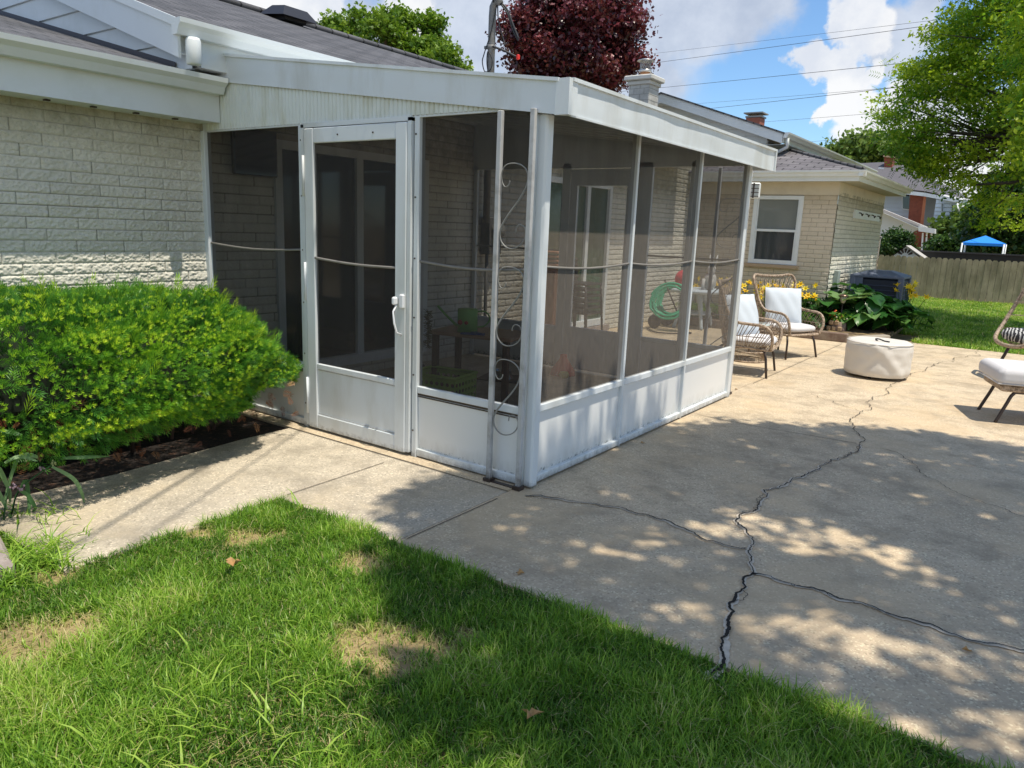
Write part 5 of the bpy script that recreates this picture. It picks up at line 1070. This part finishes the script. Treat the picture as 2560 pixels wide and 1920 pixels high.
def leafclump(cs,n,lab,seed,hmax):
    r=np.random.default_rng(seed);t=thing('big_leaf_plant',(cs[0],cs[1],.05),lab,'plant','big leafed garden plants');st=MB()
    for i in range(n):
        a=r.uniform(0,2*math.pi);q=r.uniform(.05,.42);h=hmax*(1-.55*(q/.42)**2)*r.uniform(.55,1);p=np.array([cs[0]+q*math.cos(a),cs[1]+q*math.sin(a),.06+h]);st.tube([(cs[0]+.03*math.cos(a),cs[1]+.03*math.sin(a),.05),(p+np.array([cs[0],cs[1],.1]))/2+np.array([0,0,.06]),p],[.010,.008,.005],5)
        mb=MB();tn=[];bigleaf(p,(math.cos(a+r.normal()*.4),math.sin(a+r.normal()*.4),r.uniform(-.5,.35)),r.uniform(.20,.36),r,mb,tn)
        o=mb.build('leaf',BIG,t);aa=o.data.attributes.new('tone','FLOAT','POINT');aa.data.foreach_set('value',np.array(tn,np.float32))
    st.build('stalks',LILY,t)
leafclump((-.62,9.2),46,'big leafed plant nearest the house corner, behind the solar lamp',92,.60)
leafclump((.0,9.42),52,'big leafed plant in the middle in front of the air conditioner',93,.62)
leafclump((.36,9.72),46,'big leafed plant at the right end of the bed by the lawn',94,.50)
leafclump((-.28,9.75),36,'big leafed plant tucked between the house wall and the air conditioner',95,.74)
# small things in the bed
t=thing('solar_lamp',(-.28,9.05,.08),'bronze solar path lamp with flared glass shade at the front of the bed','garden lamp')
MB().tube([(-.28,9.05,.08),(-.28,9.05,.50)],.011,6).build('stake',DARKM,t)
MB().lathe((-.28,9.05,.50),[(.025,0),(.035,.02),(.062,.11)],16).build('shade',simple('amber_glass',(.42,.38,.28),.2),t)
MB().lathe((-.28,9.05,.61),[(.078,0),(.075,.014),(.03,.03),(.005,.034)],16).build('cap',simple('bronze_metal',(.18,.12,.09),.3,metal=.7),t)
t=thing('log_planter',(-.33,8.92,.08),'small log planter wrapped in wood slices and holding colourful flowers beside the solar lamp','planter')
MB().lathe((-.28,8.92,.02),[(.12,0),(.125,.10),(.115,.20),(.10,.205)],14).build('log',TIMB,t)
for k,(dx,dz) in enumerate(((-.11,.06),(-.03,.06),(.05,.06),(.0,.15),(-.08,.15))):
    MB().cbox((-.28+dx,8.81,.06+dz),(.065,.03,.07),.1,.012).build('wood_slice',simple('wood_slice_%d'%k,(.42,.29,.17),.8,.2,40),t)
r=np.random.default_rng(5)
for k in range(14):
    p=np.array([-.28+r.normal()*.07,8.90+r.normal()*.04,.24+r.uniform(0,.16)]);col=[(.75,.20,.03),(.60,.04,.04),(.05,.35,.55),(.75,.65,.50)][k%4]
    MB().lathe(p,[(.002,-.014),(.018,-.004),(.016,.006),(.002,.012)],7).build('flower',simple('bloom_%d'%(k%4),col,.6) if k<4 else bpy.data.materials['bloom_%d'%(k%4)],t)
p=np.stack([-.28+r.normal(size=160)*.08,8.91+r.normal(size=160)*.06,.22+r.uniform(0,.14,160)],1);scatter('foliage',LEAF,LEAFF,p,rot_rand(160,r),r.uniform(.03,.06,160),r.uniform(.2,.9,160),LILY,t)
t=thing('bird_ornament',(-.55,8.85,.085),'small painted bird ornament standing on the edging left of the log planter','ornament')
v,f=blob_cushion((-.53,8.85,.15),(.10,.08,.10),0,1,amp=.0,exp=2);MB().add(v,f,True).build('body',simple('painted_bird',(.45,.30,.16),.4,.5,60,dirt=(.05,.25,.30),dscale=50),t)
v,f=blob_cushion((-.57,8.85,.215),(.055,.05,.055),0,1,amp=.0,exp=2);MB().add(v,f,True).build('head',simple('bird_head',(.60,.24,.06),.4),t)
MB().tube([(-.595,8.85,.215),(-.63,8.848,.21)],[.008,.001],6).build('beak',DARKM,t);MB().lathe((-.53,8.85,.085),[(.07,0),(.075,.012),(.06,.02)],14).build('base',DARKM,t)
MB().tube([(-.49,8.85,.16),(-.43,8.85,.14)],[.02,.006],6,flat=1.5).build('tail',simple('bird_tail',(.05,.30,.32),.4),t)
# air conditioner
t=thing('air_conditioner',(-.1,10.5,0),'blue grey outdoor air conditioner with domed top beside the house wall','air conditioner')
ACM=simple('ac_blue_grey',(.11,.135,.20),.5,.05,5);ax,ay,aw=-.07,10.75,.40
MB().cbox((ax,ay,.45),(aw*2-.03,aw*2-.03,.80),0,.02).build('coil',simple('dark_fins',(.015,.02,.035),.6),t)
for i in range(9): MB().cbox((ax,ay,.14+.075*i),(aw*2,aw*2,.014),0,.004).build('louvre',simple('ac_louvre',(.05,.06,.10),.5) if i==0 else bpy.data.materials['ac_louvre'],t)
for sx in(-1,1):
    for sy_ in(-1,1): MB().cbox((ax+sx*(aw-.03),ay+sy_*(aw-.03),.44),(.09,.09,.86),0,.01).build('corner_post',ACM,t)
MB().cbox((ax-.30,ay-aw+.01,.55),(.18,.03,.62),0,.005).build('side_panel',ACM,t)
MB().cbox((ax,ay,.885),(aw*2+.03,aw*2+.03,.05),0,.012).add([(ax-aw,ay-aw,.91),(ax+aw,ay-aw,.91),(ax+aw,ay+aw,.91),(ax-aw,ay+aw,.91),(ax-.16,ay-.16,.985),(ax+.16,ay-.16,.985),(ax+.16,ay+.16,.985),(ax-.16,ay+.16,.985)],[(4,5,6,7),(0,1,5,4),(1,2,6,5),(2,3,7,6),(3,0,4,7)]).build('lid',ACM,t)
MB().cbox((-.62,10.0,.40),(.08,.10,.95),0,.01).build('x',GALV) if False else None
t=MB();t.cbox((-.615,9.95,.52),(.09,.13,.90),0,.012);tag(t.build('utility_box',simple('green_grey_paint',(.33,.38,.36),.5)),'slim grey green utility box on the wall beside the big leaves','box')
t=thing('hook_rack',(-.66,12.3,1.75),'white board with four dark hooks fixed on the side wall','hook rack')
h0=at(0,-.64,2136,532);h1=at(0,-.64,2196,552)
MB().add([(-.66,h0[1],h0[2]-.09),(-.66,h1[1],h0[2]-.09),(-.62,h1[1],h0[2]-.09),(-.62,h0[1],h0[2]-.09),(-.66,h0[1],h0[2]+.05),(-.66,h1[1],h0[2]+.05),(-.62,h1[1],h0[2]+.05),(-.62,h0[1],h0[2]+.05)],[(0,3,2,1),(4,5,6,7),(0,1,5,4),(1,2,6,5),(2,3,7,6),(3,0,4,7)]).build('board',WHITE,t)
for k in range(4):
    y=h0[1]+(h1[1]-h0[1])*(k+.5)/4;MB().tube(catmull([(-.62,y,h0[2]+.01),(-.58,y,h0[2]+.0),(-.565,y,h0[2]-.04),(-.55,y,h0[2]-.0)],4),.010,5).build('hook',DARKM,t)
# ------------------------------------------------------------------ things seen through the mesh behind the porch
GRN=simple('green_garden_hose',(.04,.42,.24),.4,.15,20)
hc=(-2.35,7.25,.46);t=thing('hose_reel',(-2.35,7.25,0),'green garden hose coiled on a dark hose reel cart behind the porch','hose reel')
MB().tube([(hc[0]+(.20+.115*math.sin(k*.23)**2*0+.008*(k%7)+.022*((k//29)%4))*math.cos(2*math.pi*k/29),hc[1]+.10*math.sin(k*.11)+(.20+.022*((k//29)%4))*math.sin(2*math.pi*k/29)*.35,hc[2]+(.20+.022*((k//29)%4))*math.sin(2*math.pi*k/29)) for k in range(29*11)],.017,6).build('hose',GRN,t)
fr=MB();fr.tube(catmull([(-2.65,7.1,.02),(-2.3,6.75,.02),(-1.95,7.1,.02),(-2.2,7.5,.02),(-2.35,7.3,.45),(-2.6,7.5,.75)],5),.012,6);fr.build('frame',DARKM,t)
MB().lathe((0,0,0),[(.09,-.03),(.10,0),(.09,.03)],16)
for sx in(-1,1):
    mb=MB();mb.lathe((0,0,0),[(.02,-.02),(.10,-.02),(.11,0),(.10,.02),(.02,.02)],18);mb.v=[(-2.62+x,7.5+.22*sx+z,.11+y) for x,y,z in mb.v];mb.build('wheel',DARKM,t)
t=thing('wicker_table',(-2.15,8.0,0),'pale blue painted wicker table with curved legs behind the porch','table')
PBL=simple('pale_blue_paint',(.52,.60,.66),.6,.05,12)
tx,ty=-2.25,7.95;MB().lathe((tx,ty,.56),[(.40,0),(.43,.02),(.43,.045),(.40,.06)],30).build('table_top',PBL,t)
for k in range(4):
    a=math.pi/4+k*math.pi/2;c_,s_=math.cos(a),math.sin(a);MB().tube(catmull([(tx+.12*c_,ty+.12*s_,.55),(tx+.20*c_,ty+.20*s_,.40),(tx+.26*c_,ty+.26*s_,.22),(tx+.33*c_,ty+.33*s_,.0)],4),[.05]*4+[.04]*4+[.028]*5,8).build('leg',PBL,t)
MB().lathe((tx,ty,.22),[(.24,0),(.25,.015),(.24,.03)],24).build('shelf',PBL,t)
mb=MB();v,f=blob_cushion((-2.38,7.62,.77),(.27,.27,.27),0,0,amp=0,exp=2,n=16);
bl=MB();
for i,(ph) in enumerate(np.linspace(-math.pi/2,math.pi/2,17)): pass
bl.lathe((-2.42,7.83,.765),[(max(.001,.145*math.cos(p)),.145*math.sin(p)) for p in np.linspace(-math.pi/2,math.pi/2,17)],24,False);tag(bl.build('ball',simple('red_rubber',(.62,.04,.07),.45,.1,20)),'red rubber ball resting on the pale blue table','ball')
t=thing('garden_statue',(-2.05,7.95,.74),'pale stone rabbit figure standing on the pale blue wicker table','statue')
STN=simple('pale_statue_stone',(.50,.50,.48),.8,.2,25,bmp=.4)
v,f=blob_cushion((-2.05,7.98,.75),(.20,.20,.26),0,2,amp=.004,exp=2,n=14);MB().add(v,f,True).build('body',STN,t)
v,f=blob_cushion((-2.03,7.96,.93),(.13,.13,.14),0,2,amp=.002,exp=2,n=12);MB().add(v,f,True).build('head',STN,t)
for sx in(-1,1): MB().tube([(-2.03+.03*sx,7.97,.98),(-2.03+.05*sx,7.99,1.08),(-2.03+.06*sx,8.0,1.16)],[.02,.024,.006],7,flat=1.3).build('ear',STN,t)
for sx in(-1,1): MB().tube([(-2.05+.07*sx,7.9,.78),(-2.05+.06*sx,7.86,.70),(-2.05+.05*sx,7.84,.635)],[.03,.028,.03],7).build('paw',STN,t)
CH=simple('black_plastic_chair',(.025,.022,.022),.4)
for k in range(6):
    z=.0+.075*k;t=thing('stacking_chair',(-2.60,4.98,z),['lowest','second lowest','third lowest','third highest','second highest','topmost'][k]+' chair in the black stack behind the porch','chair','stacked black chairs')
    o=(-2.60,4.98-.012*k,z);MB().cbox((o[0],o[1],o[2]+.42),(.42,.42,.025),0,.01).build('seat',CH,t)
    b=MB();b.tube(catmull([(o[0]-.20,o[1]+.20,o[2]+.42),(o[0]-.21,o[1]+.21,o[2]+.66),(o[0]-.19,o[1]+.18,o[2]+.72),(o[0]+.19-.38,o[1]-.18,o[2]+.72),(o[0]-.21,o[1]-.21,o[2]+.66),(o[0]-.20,o[1]-.20,o[2]+.42)],4),.014,6)
    for j in range(5): b.tube([(o[0]-.20,o[1]-.14+.07*j,o[2]+.42),(o[0]-.20,o[1]-.14+.07*j,o[2]+.72)],.009,4)
    b.build('backrest',CH,t)
    for sx in(-1,1):
        for sy_ in(-1,1): MB().tube([(o[0]+.19*sx,o[1]+.19*sy_,o[2]+.42),(o[0]+.22*sx,o[1]+.22*sy_,max(.0,o[2]))],.013,5).build('leg',CH,t)
BRW=simple('brown_stained_wood',(.14,.065,.035),.6,.25,14)
t=thing('storage_cabinet',(-2.80,4.47,0),'dark brown wooden storage cabinet with slatted top against the wall behind the porch','cabinet')
MB().cbox((-2.80,4.47,.50),(.40,.34,1.0),0,.01).build('body',BRW,t)
for k in range(4): MB().cbox((-2.79,4.47,1.035+.05*k),(.44,.38,.026),0,.006).build('slat',simple('reddish_slat',(.30,.14,.08),.6,.2,20) if k==0 else bpy.data.materials['reddish_slat'],t)
# ------------------------------------------------------------------ inside the porch
TOPW=simple('varnished_wood',(.52,.32,.20),.5,.25,10)
t=thing('wooden_table',(-1.62,1.62,0),'low wooden table inside the porch carrying the green watering can','table')
MB().cbox((-1.60,1.60,.57),(.78,.52,.03),math.radians(12),.008).build('table_top',TOPW,t)
for sx in(-1,1):
    for sy_ in(-1,1): MB().cbox((-1.60+.33*sx-.04*sy_,1.60+.2*sy_+.06*sx,.28),(.05,.05,.55),math.radians(12),.004).build('leg',BRW,t)
GRC=simple('lime_green_plastic',(.42,.66,.10),.45,.08,9)
GTN=simple('green_tin',(.30,.66,.18),.4,.06,9)
t=thing('watering_can',(-1.70,1.45,.585),'light green watering can painted with red apples on the wooden table','watering can')
MB().lathe((-1.66,1.48,.585),[(.085,0),(.085,.19),(.08,.195)],20).build('body',GTN,t);MB().tube([(-1.74,1.44,.63),(-1.84,1.40,.72),(-1.90,1.37,.79)],[.013,.01,.012],8).build('spout',GTN,t)
MB().tube(catmull([(-1.59,1.52,.76),(-1.53,1.56,.76),(-1.50,1.58,.70),(-1.54,1.56,.64),(-1.585,1.525,.63)],4),.007,6).build('handle',GTN,t)
for k,(dx,s_) in enumerate(((-.01,.026),(.045,.018))):
    p=np.array([-1.66+dx,1.48-.083+abs(dx)*.25,.67]);MB().lathe(p,[(.001,-s_),(s_*.8,-s_*.5),(s_,0),(s_*.8,s_*.5),(.001,s_)],10).build('painted_apple',simple('apple_red_%d'%k,(.5,.03,.02),.5),t)
t=thing('green_bottle',(-1.33,1.37,.585),'tall translucent green bottle standing at the front edge of the wooden table','bottle')
MB().lathe((-1.33,1.42,.585),[(.032,0),(.034,.02),(.034,.12),(.028,.15),(.012,.175),(.012,.19)],16).build('body',simple('green_bottle_plastic',(.12,.35,.08),.15),t);MB().lathe((-1.33,1.42,.775),[(.017,0),(.017,.035)],12).build('cap',simple('dark_green_cap',(.02,.16,.08),.4),t);MB().lathe((-1.33,1.42,.62),[(.0355,0),(.0355,.06)],16,False).build('label',simple('tan_label',(.5,.42,.25),.7),t)
tag(MB().cbox((-1.52,1.38,.592),(.20,.07,.012),.5,.003).cbox((-1.50,1.40,.60),(.06,.10,.01),1.1,.003).build('blue_clip',simple('blue_plastic',(.03,.07,.30),.4)),'small flat blue plastic tool lying on the wooden table','tool')
# crate with round holes
t=thing('plastic_crate',(-1.58,1.05,0),'lime green plastic crate with rows of round holes on the porch floor','crate')
def holed(A,U,Vv,nu,nv,hr):
    A,U,Vv=[np.array(q,float) for q in(A,U,Vv)];mb=MB();m=12
    for i in range(nu):
        for j in range(nv):
            o=A+U*(i/nu)+Vv*(j/nv);u=U/nu;v=Vv/nv;c=o+u/2+v/2;sq=[];ci=[]
            for k in range(m):
                a=2*math.pi*k/m+math.pi/4;dx,dy=math.cos(a),math.sin(a);q=max(abs(dx),abs(dy));sq.append(c+u*.5*dx/q+v*.5*dy/q);ci.append(c+U/np.linalg.norm(U)*hr*dx+Vv/np.linalg.norm(Vv)*hr*dy)
            mb.add(sq+ci,[(k,(k+1)%m,m+(k+1)%m,m+k) for k in range(m)])
    return mb
c0=np.array([-1.86,.98,0]);u=np.array([.44,.07,0.]);w_=np.array([-.055,.34,0.]);z_=np.array([0,0,.22])
for A,U in((c0,u),(c0+u,w_),(c0+w_,u),(c0,w_)): holed(A+np.array([0,0,.02]),U,z_,9 if U is u else 7,4,.016).build('side_wall',GRC,t)
rm=MB();rm.tube([c0+np.array([0,0,.27]),c0+u+np.array([0,0,.27]),c0+u+w_+np.array([0,0,.27]),c0+w_+np.array([0,0,.27])],.014,6,True)
for A,U in((c0,u),(c0+u,w_),(c0+w_,u),(c0,w_)): rm.quad(A+np.array([0,0,.24]),A+U+np.array([0,0,.24]),A+U+np.array([0,0,.27]),A+np.array([0,0,.27]))
rm.build('rim',GRC,t);MB().quad(c0+[0,0,.015],c0+u+[0,0,.015],c0+u+w_+[0,0,.015],c0+w_+[0,0,.015]).build('base',GRC,t)
v,f=blob_cushion(c0+u*.5+w_*.5+[0,0,.16],(.36,.26,.14),.15,4,amp=.02,exp=3);tag(MB().add(v,f,True).build('toy_heap',simple('mixed_toys',(.25,.16,.10),.7,.6,25,dirt=(.30,.05,.02),dscale=30)),'heap of small brown and red toys inside the lime green crate','toys')
t=thing('steel_bowl',(-2.0,2.35,0),'stainless steel pet bowl on a dark mat inside the porch','bowl')
MB().lathe((-1.92,2.36,.02),[(.105,0),(.10,.01),(.085,.075),(.088,.08),(.08,.075),(.075,.02),(.01,.015)],24,False).build('bowl',simple('stainless',(.55,.55,.55),.25,.05,metal=.9),t);MB().cbox((-1.9,2.4,.012),(.5,.34,.014),.3,.005).build('mat',BRW,t)
tag(MB().lathe((-1.62,3.0,.008),[(.13,0),(.12,.05),(.04,.17),(.035,.21)],16).build('red_cone',simple('red_toy_plastic',(.75,.03,.02),.45)),'red plastic cone shaped toy on the porch floor near the patio side','toy')
tag(MB().lathe((-1.52,2.86,.008),[(.04,0),(.055,.03),(.04,.06),(.005,.065)],14).build('yellow_toy',simple('yellow_toy_plastic',(.45,.40,.05),.45)),'small yellow round toy beside the red cone','toy')
t=thing('small_speaker',(-2.12,1.35,0),'small dark box on short legs beside the green crate','box')
MB().cbox((-2.12,1.30,.17),(.17,.15,.20),.15,.012).build('body',CH,t);MB().cbox((-2.16,1.38,.40),(.12,.10,.12),.5,.03).build('top_box',CH,t);MB().tube([(-2.15,1.36,.27),(-2.16,1.38,.36)],.015,6).build('neck',CH,t)
for sx in(-1,1): MB().tube([(-2.12+.06*sx,1.26,.07),(-2.12+.07*sx,1.25,.006)],.008,5).build('leg',CH,t)
tb=MB();r=random.Random(4)
for k in range(150):
    z=.72+.22*k/150;a=r.uniform(0,6.28);tb.tube([(-.80,.035,z),(-.80+.035*math.cos(a),.035+.02*math.sin(a),z+r.uniform(-.02,.02))],.0022,3)
tag(tb.build('bristle_strip',simple('golden_brown_bristle',(.16,.12,.03),.5,.4,90)),'bristly golden brown strip hanging just inside the screen beside the door','strip')
t=thing('wall_television',(XW+.05,.52,1.95),'dark flat box mounted high on the brick wall inside the porch','television')
MB().cbox((XW+.07,.40,1.97),(.05,.40,.36),0,.008).build('screen',glassmat('dark_tv_glass',(.012,.014,.03)),t);MB().box((XW+.0,.36,1.90),(XW+.05,.44,2.0)).build('bracket',DARKM,t)
# ------------------------------------------------------------------ fence and the neighbours
FW=simple('weathered_fence_wood',(.50,.42,.31),.9,.25,5,bmp=.3,bscale=40,dirt=(.20,.18,.12),dscale=3,stretch=(1,1,.3),lo=.4,hi=.7)
fe=thing('wooden_fence',(1.5,19.7,0),'weathered grey brown dog eared plank fence across the back of the yard','fence')
r=random.Random(9)
for i in range(52):
    x=-1.62+.142*i;h=1.10+r.uniform(-.012,.012);w=.068;MB().prism([(x-w,-.02),(x+w,-.02),(x+w,h-.04),(x+w-.035,h),(x-w+.035,h),(x-w,h-.04)],1,19.70+r.uniform(0,.008),19.722).build('plank',FW,fe)
for z in(.25,.85): MB().box((-1.7,19.725,z),(5.8,19.765,z+.09)).build('rail',FW,fe)
MB().cbox((-1.77,19.7,.78),(.13,.13,1.6),0,.01).cbox((-1.77,19.7,1.59),(.17,.17,.03),0,.01).build('post',simple('grey_post',(.33,.29,.25),.9,.2,10),fe)
df=thing('dark_fence',(2,21.2,0),'dark low boarded fence just behind the wooden plank fence','fence')
MB().box((-1.2,21.2,0),(6,21.24,1.22)).build('boards',simple('dark_stained_wood',(.035,.035,.035),.9,.3,6),df);MB().box((-1.2,21.17,1.22),(6,21.27,1.26)).build('cap_rail',simple('dark_cap',(.06,.06,.065),.8),df)
# playhouse gable
t=thing('playhouse',(-1.1,20.5,0),'small white playhouse gable with a sunburst fan behind the fence','playhouse')
pk_=at(1,20.4,2266,616);l_=at(1,20.4,2232,640);rr_=at(1,20.4,2316,640)
MB().prism([(l_[0],.0),(rr_[0]-.18,.0),(rr_[0]-.18,l_[2]),(pk_[0],pk_[2]),(l_[0],l_[2])],1,20.4,21.1).build('body',WHITE,t)
mb=MB()
for k in range(5):
    a=math.radians(28+31*k);c_=np.array([pk_[0]+.0,20.39,l_[2]+.02]);d=np.array([math.cos(a),0,math.sin(a)]);e=np.array([-math.sin(a),0,math.cos(a)]);MB().add([c_+d*.09-e*.016,c_+d*.19-e*.035,c_+d*.21,c_+d*.19+e*.035,c_+d*.09+e*.016],[(0,1,2,3,4)]).build('fan_opening',DARKM,t)
MB().add([(pk_[0],20.34,pk_[2]+.03),(rr_[0]-.02,20.34,l_[2]-.02),(rr_[0]-.02,21.2,l_[2]-.02),(pk_[0],21.2,pk_[2]+.03),(pk_[0],20.34,pk_[2]+.0),(rr_[0]-.02,20.34,l_[2]-.05),(rr_[0]-.02,21.2,l_[2]-.05),(pk_[0],21.2,pk_[2])],[(0,1,2,3),(7,6,5,4),(0,4,5,1),(1,5,6,2)]).build('roof',simple('pale_grey_shingle',(.45,.43,.40),.9,.15,20),t)
MB().add([(pk_[0],20.34,pk_[2]+.03),(l_[0]-.08,20.34,l_[2]-.04),(l_[0]-.08,21.2,l_[2]-.04),(pk_[0],21.2,pk_[2]+.03)],[(3,2,1,0)]).build('roof',DARKM,t)
# neighbour house with brick chimney
YN=42
def nq(x,y,Y=YN): return at(1,Y,x,y)
SID=simple('pale_blue_white_siding',(.62,.68,.74),.6,.03,2);RBR=simple('red_brick',(.30,.085,.045),.85,.3,3,bmp=.3,dirt=(.20,.06,.035),dscale=8)
NH=thing('neighbour_house',(-4,YN,0),'two storey pale siding house with red brick chimney beyond the fence','house')
def npanel(name,pts,Y,mat,th=.3,par=NH):
    ps=[nq(x,y,Y) for x,y in pts];return MB().prism([(p[0],p[2]) for p in ps],1,Y,Y+th).build(name,mat,par)
def siding(x0,x1,ytop,ybot,Y,par=NH,step=9.5):
    a=nq(x0,ytop,Y);b=nq(x1,ytop,Y);zb=nq(x0,ybot,Y)[2];zt=a[2];n=int((ybot-ytop)/step);mb=MB()
    for i in range(n):
        z0=zb+(zt-zb)*i/n;z1=zb+(zt-zb)*(i+1)/n;mb.add([(a[0],Y-.06,z0),(b[0],Y-.06,z0),(b[0],Y,z1-.01),(a[0],Y,z1-.01),(a[0],Y,z0),(b[0],Y,z0)],[(0,1,2,3),(0,4,5,1)])
    mb.box((a[0],Y+.005,zb),(b[0],Y+.4,zt));return mb.build('wall',SID,par)
siding(2150,2312,470,585,YN);siding(2296,2344,470,574,YN+2.5);siding(2341,2392,498,576,YN-1.5)
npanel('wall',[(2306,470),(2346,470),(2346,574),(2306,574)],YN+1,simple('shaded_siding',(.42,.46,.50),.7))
rp=[nq(2040,478),nq(2425,497,YN-2.2)]
pkn=nq(2235,405,YN+4);mb=MB()
mb.add([nq(2100,455,YN-1.2),nq(2312,478,YN-1.2),nq(2428,499,YN-2.4),nq(2380,470,YN+4),nq(2238,404,YN+4.5),nq(2150,408,YN+4.5)],[(0,1,4,5),(1,2,3,4)]);mb.build('roof',simple('neighbour_shingle',(.105,.10,.11),.9,.15,4),NH)
mb=MB();a=nq(2100,458,YN-1.2);b=nq(2313,482,YN-1.2);c_=nq(2425,503,YN-2.4)
for p,q in((a,b),(b,c_)): mb.add([p,q,q-[0,0,.18],p-[0,0,.18]],[(0,1,2,3)])
mb.build('fascia',WHITE,NH);mb=MB();mb.add([b-[0,0,.17],c_-[0,0,.17],nq(2392,498,YN-1.4),nq(2312,478,YN)],[(0,1,2,3)]);mb.build('soffit',WHITE,NH)
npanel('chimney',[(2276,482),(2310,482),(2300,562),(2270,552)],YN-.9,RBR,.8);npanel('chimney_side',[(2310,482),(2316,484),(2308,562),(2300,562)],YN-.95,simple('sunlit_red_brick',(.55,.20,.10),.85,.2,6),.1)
npanel('chimney_cap',[(2274,476),(2318,480),(2317,484),(2273,481)],YN-1.0,STONE,.9)
ch2=npanel('chimney',[(2211,392),(2233,394),(2228,428),(2210,424)],YN+3,RBR,.8);npanel('chimney_cap',[(2208,388),(2236,391),(2235,395),(2208,392)],YN+2.9,simple('tan_cap',(.5,.35,.22),.8),1.,ch2)
npanel('skylight',[(2197,418),(2210,420),(2207,426),(2193,424)],YN+2.5,WHITE,.1)
for xs,Y_ in(((2254,474,2276,524),YN-.12),((2353,506,2358,528),YN-1.62),((2378,510,2383,536),YN-1.62)):
    o=npanel('window',[(xs[0],xs[1]),(xs[2],xs[1]+2),(xs[2],xs[3]+2),(xs[0],xs[3])],Y_,WHITE,.06);d=3 if xs[2]-xs[0]>10 else 1.2
    npanel('pane',[(xs[0]+d,xs[1]+d),(xs[2]-d,xs[1]+2+d),(xs[2]-d,xs[3]+2-d),(xs[0]+d,xs[3]-d)],Y_-.03,GLASS,.02,o)
# garage wing with sloping eave and brick porch
npanel('garage_wall',[(2140,505),(2204,530),(2300,572),(2282,580),(2275,650),(2140,650)],YN-3,simple('garage_siding',(.60,.66,.68),.7,.02),.2)
npanel('garage_roof_edge',[(2140,497),(2205,522),(2316,567),(2316,574),(2204,530),(2140,505)],YN-3.6,simple('garage_fascia',(.55,.52,.50),.7),.6)
npanel('porch_roof_fascia',[(2296,565),(2337,572),(2337,584),(2296,578)],YN-4,WHITE,.5)
npanel('brick_wall',[(2273,575),(2354,575),(2348,640),(2283,640)],YN-2,RBR,.3)
for x in(2305,2315,2327): npanel('porch_post',[(x,582),(x+4,582),(x+1,632),(x-3,632)],YN-3.8,WHITE,.1)
# a farther white house
FH=thing('far_house',(-1,58,0),'distant pale house gable glimpsed between the trees','house')
ps=[at(1,58,x,y) for x,y in((2386,530),(2406,518),(2432,530),(2432,640),(2386,640))];MB().prism([(p[0],p[2]) for p in ps],1,58,60).build('wall',SID,FH)
ps=[at(1,57.8,x,y) for x,y in((2383,530),(2406,516),(2435,530),(2435,533),(2406,520),(2383,533))];MB().prism([(p[0],p[2]) for p in ps],1,57.8,60).build('roof',WHITE,FH)
ps=[at(1,57.9,x,y) for x,y in((2402,524),(2409,524),(2409,531),(2402,531))];MB().prism([(p[0],p[2]) for p in ps],1,57.9,57.95).build('window',GLASS,FH)
# blue pop-up canopy
t=thing('blue_canopy',(.3,26,0),'bright blue pop up canopy tent on white poles beyond the fence','canopy')
BLU=simple('blue_canopy_fabric',(.01,.24,.85),.6,.05,4)
a=at(1,26,2406,606);b=at(1,26,2511,609);z=(a[2]+b[2])/2;xm=(a[0]+b[0])/2;hw=(b[0]-a[0])/2;pkc=np.array([xm,26+hw,at(1,26,2462,586)[2]-.03]);y1=26+2*hw
cor=[(a[0],26,z+.0),(b[0],26,z),(b[0],y1,z),(a[0],y1,z)];cr_=[(x,y,z-.09) for x,y,z in cor];MB().add([pkc]+cor+cr_,[(0,1,2),(0,2,3),(0,3,4),(0,4,1),(1,5,6,2),(2,6,7,3),(3,7,8,4),(4,8,5,1)]).build('roof_fabric',BLU,t)
for x,y,_ in cor: MB().tube([(x,y,0),(x,y,z-.02)],.028,6).build('pole',WHITE,t)
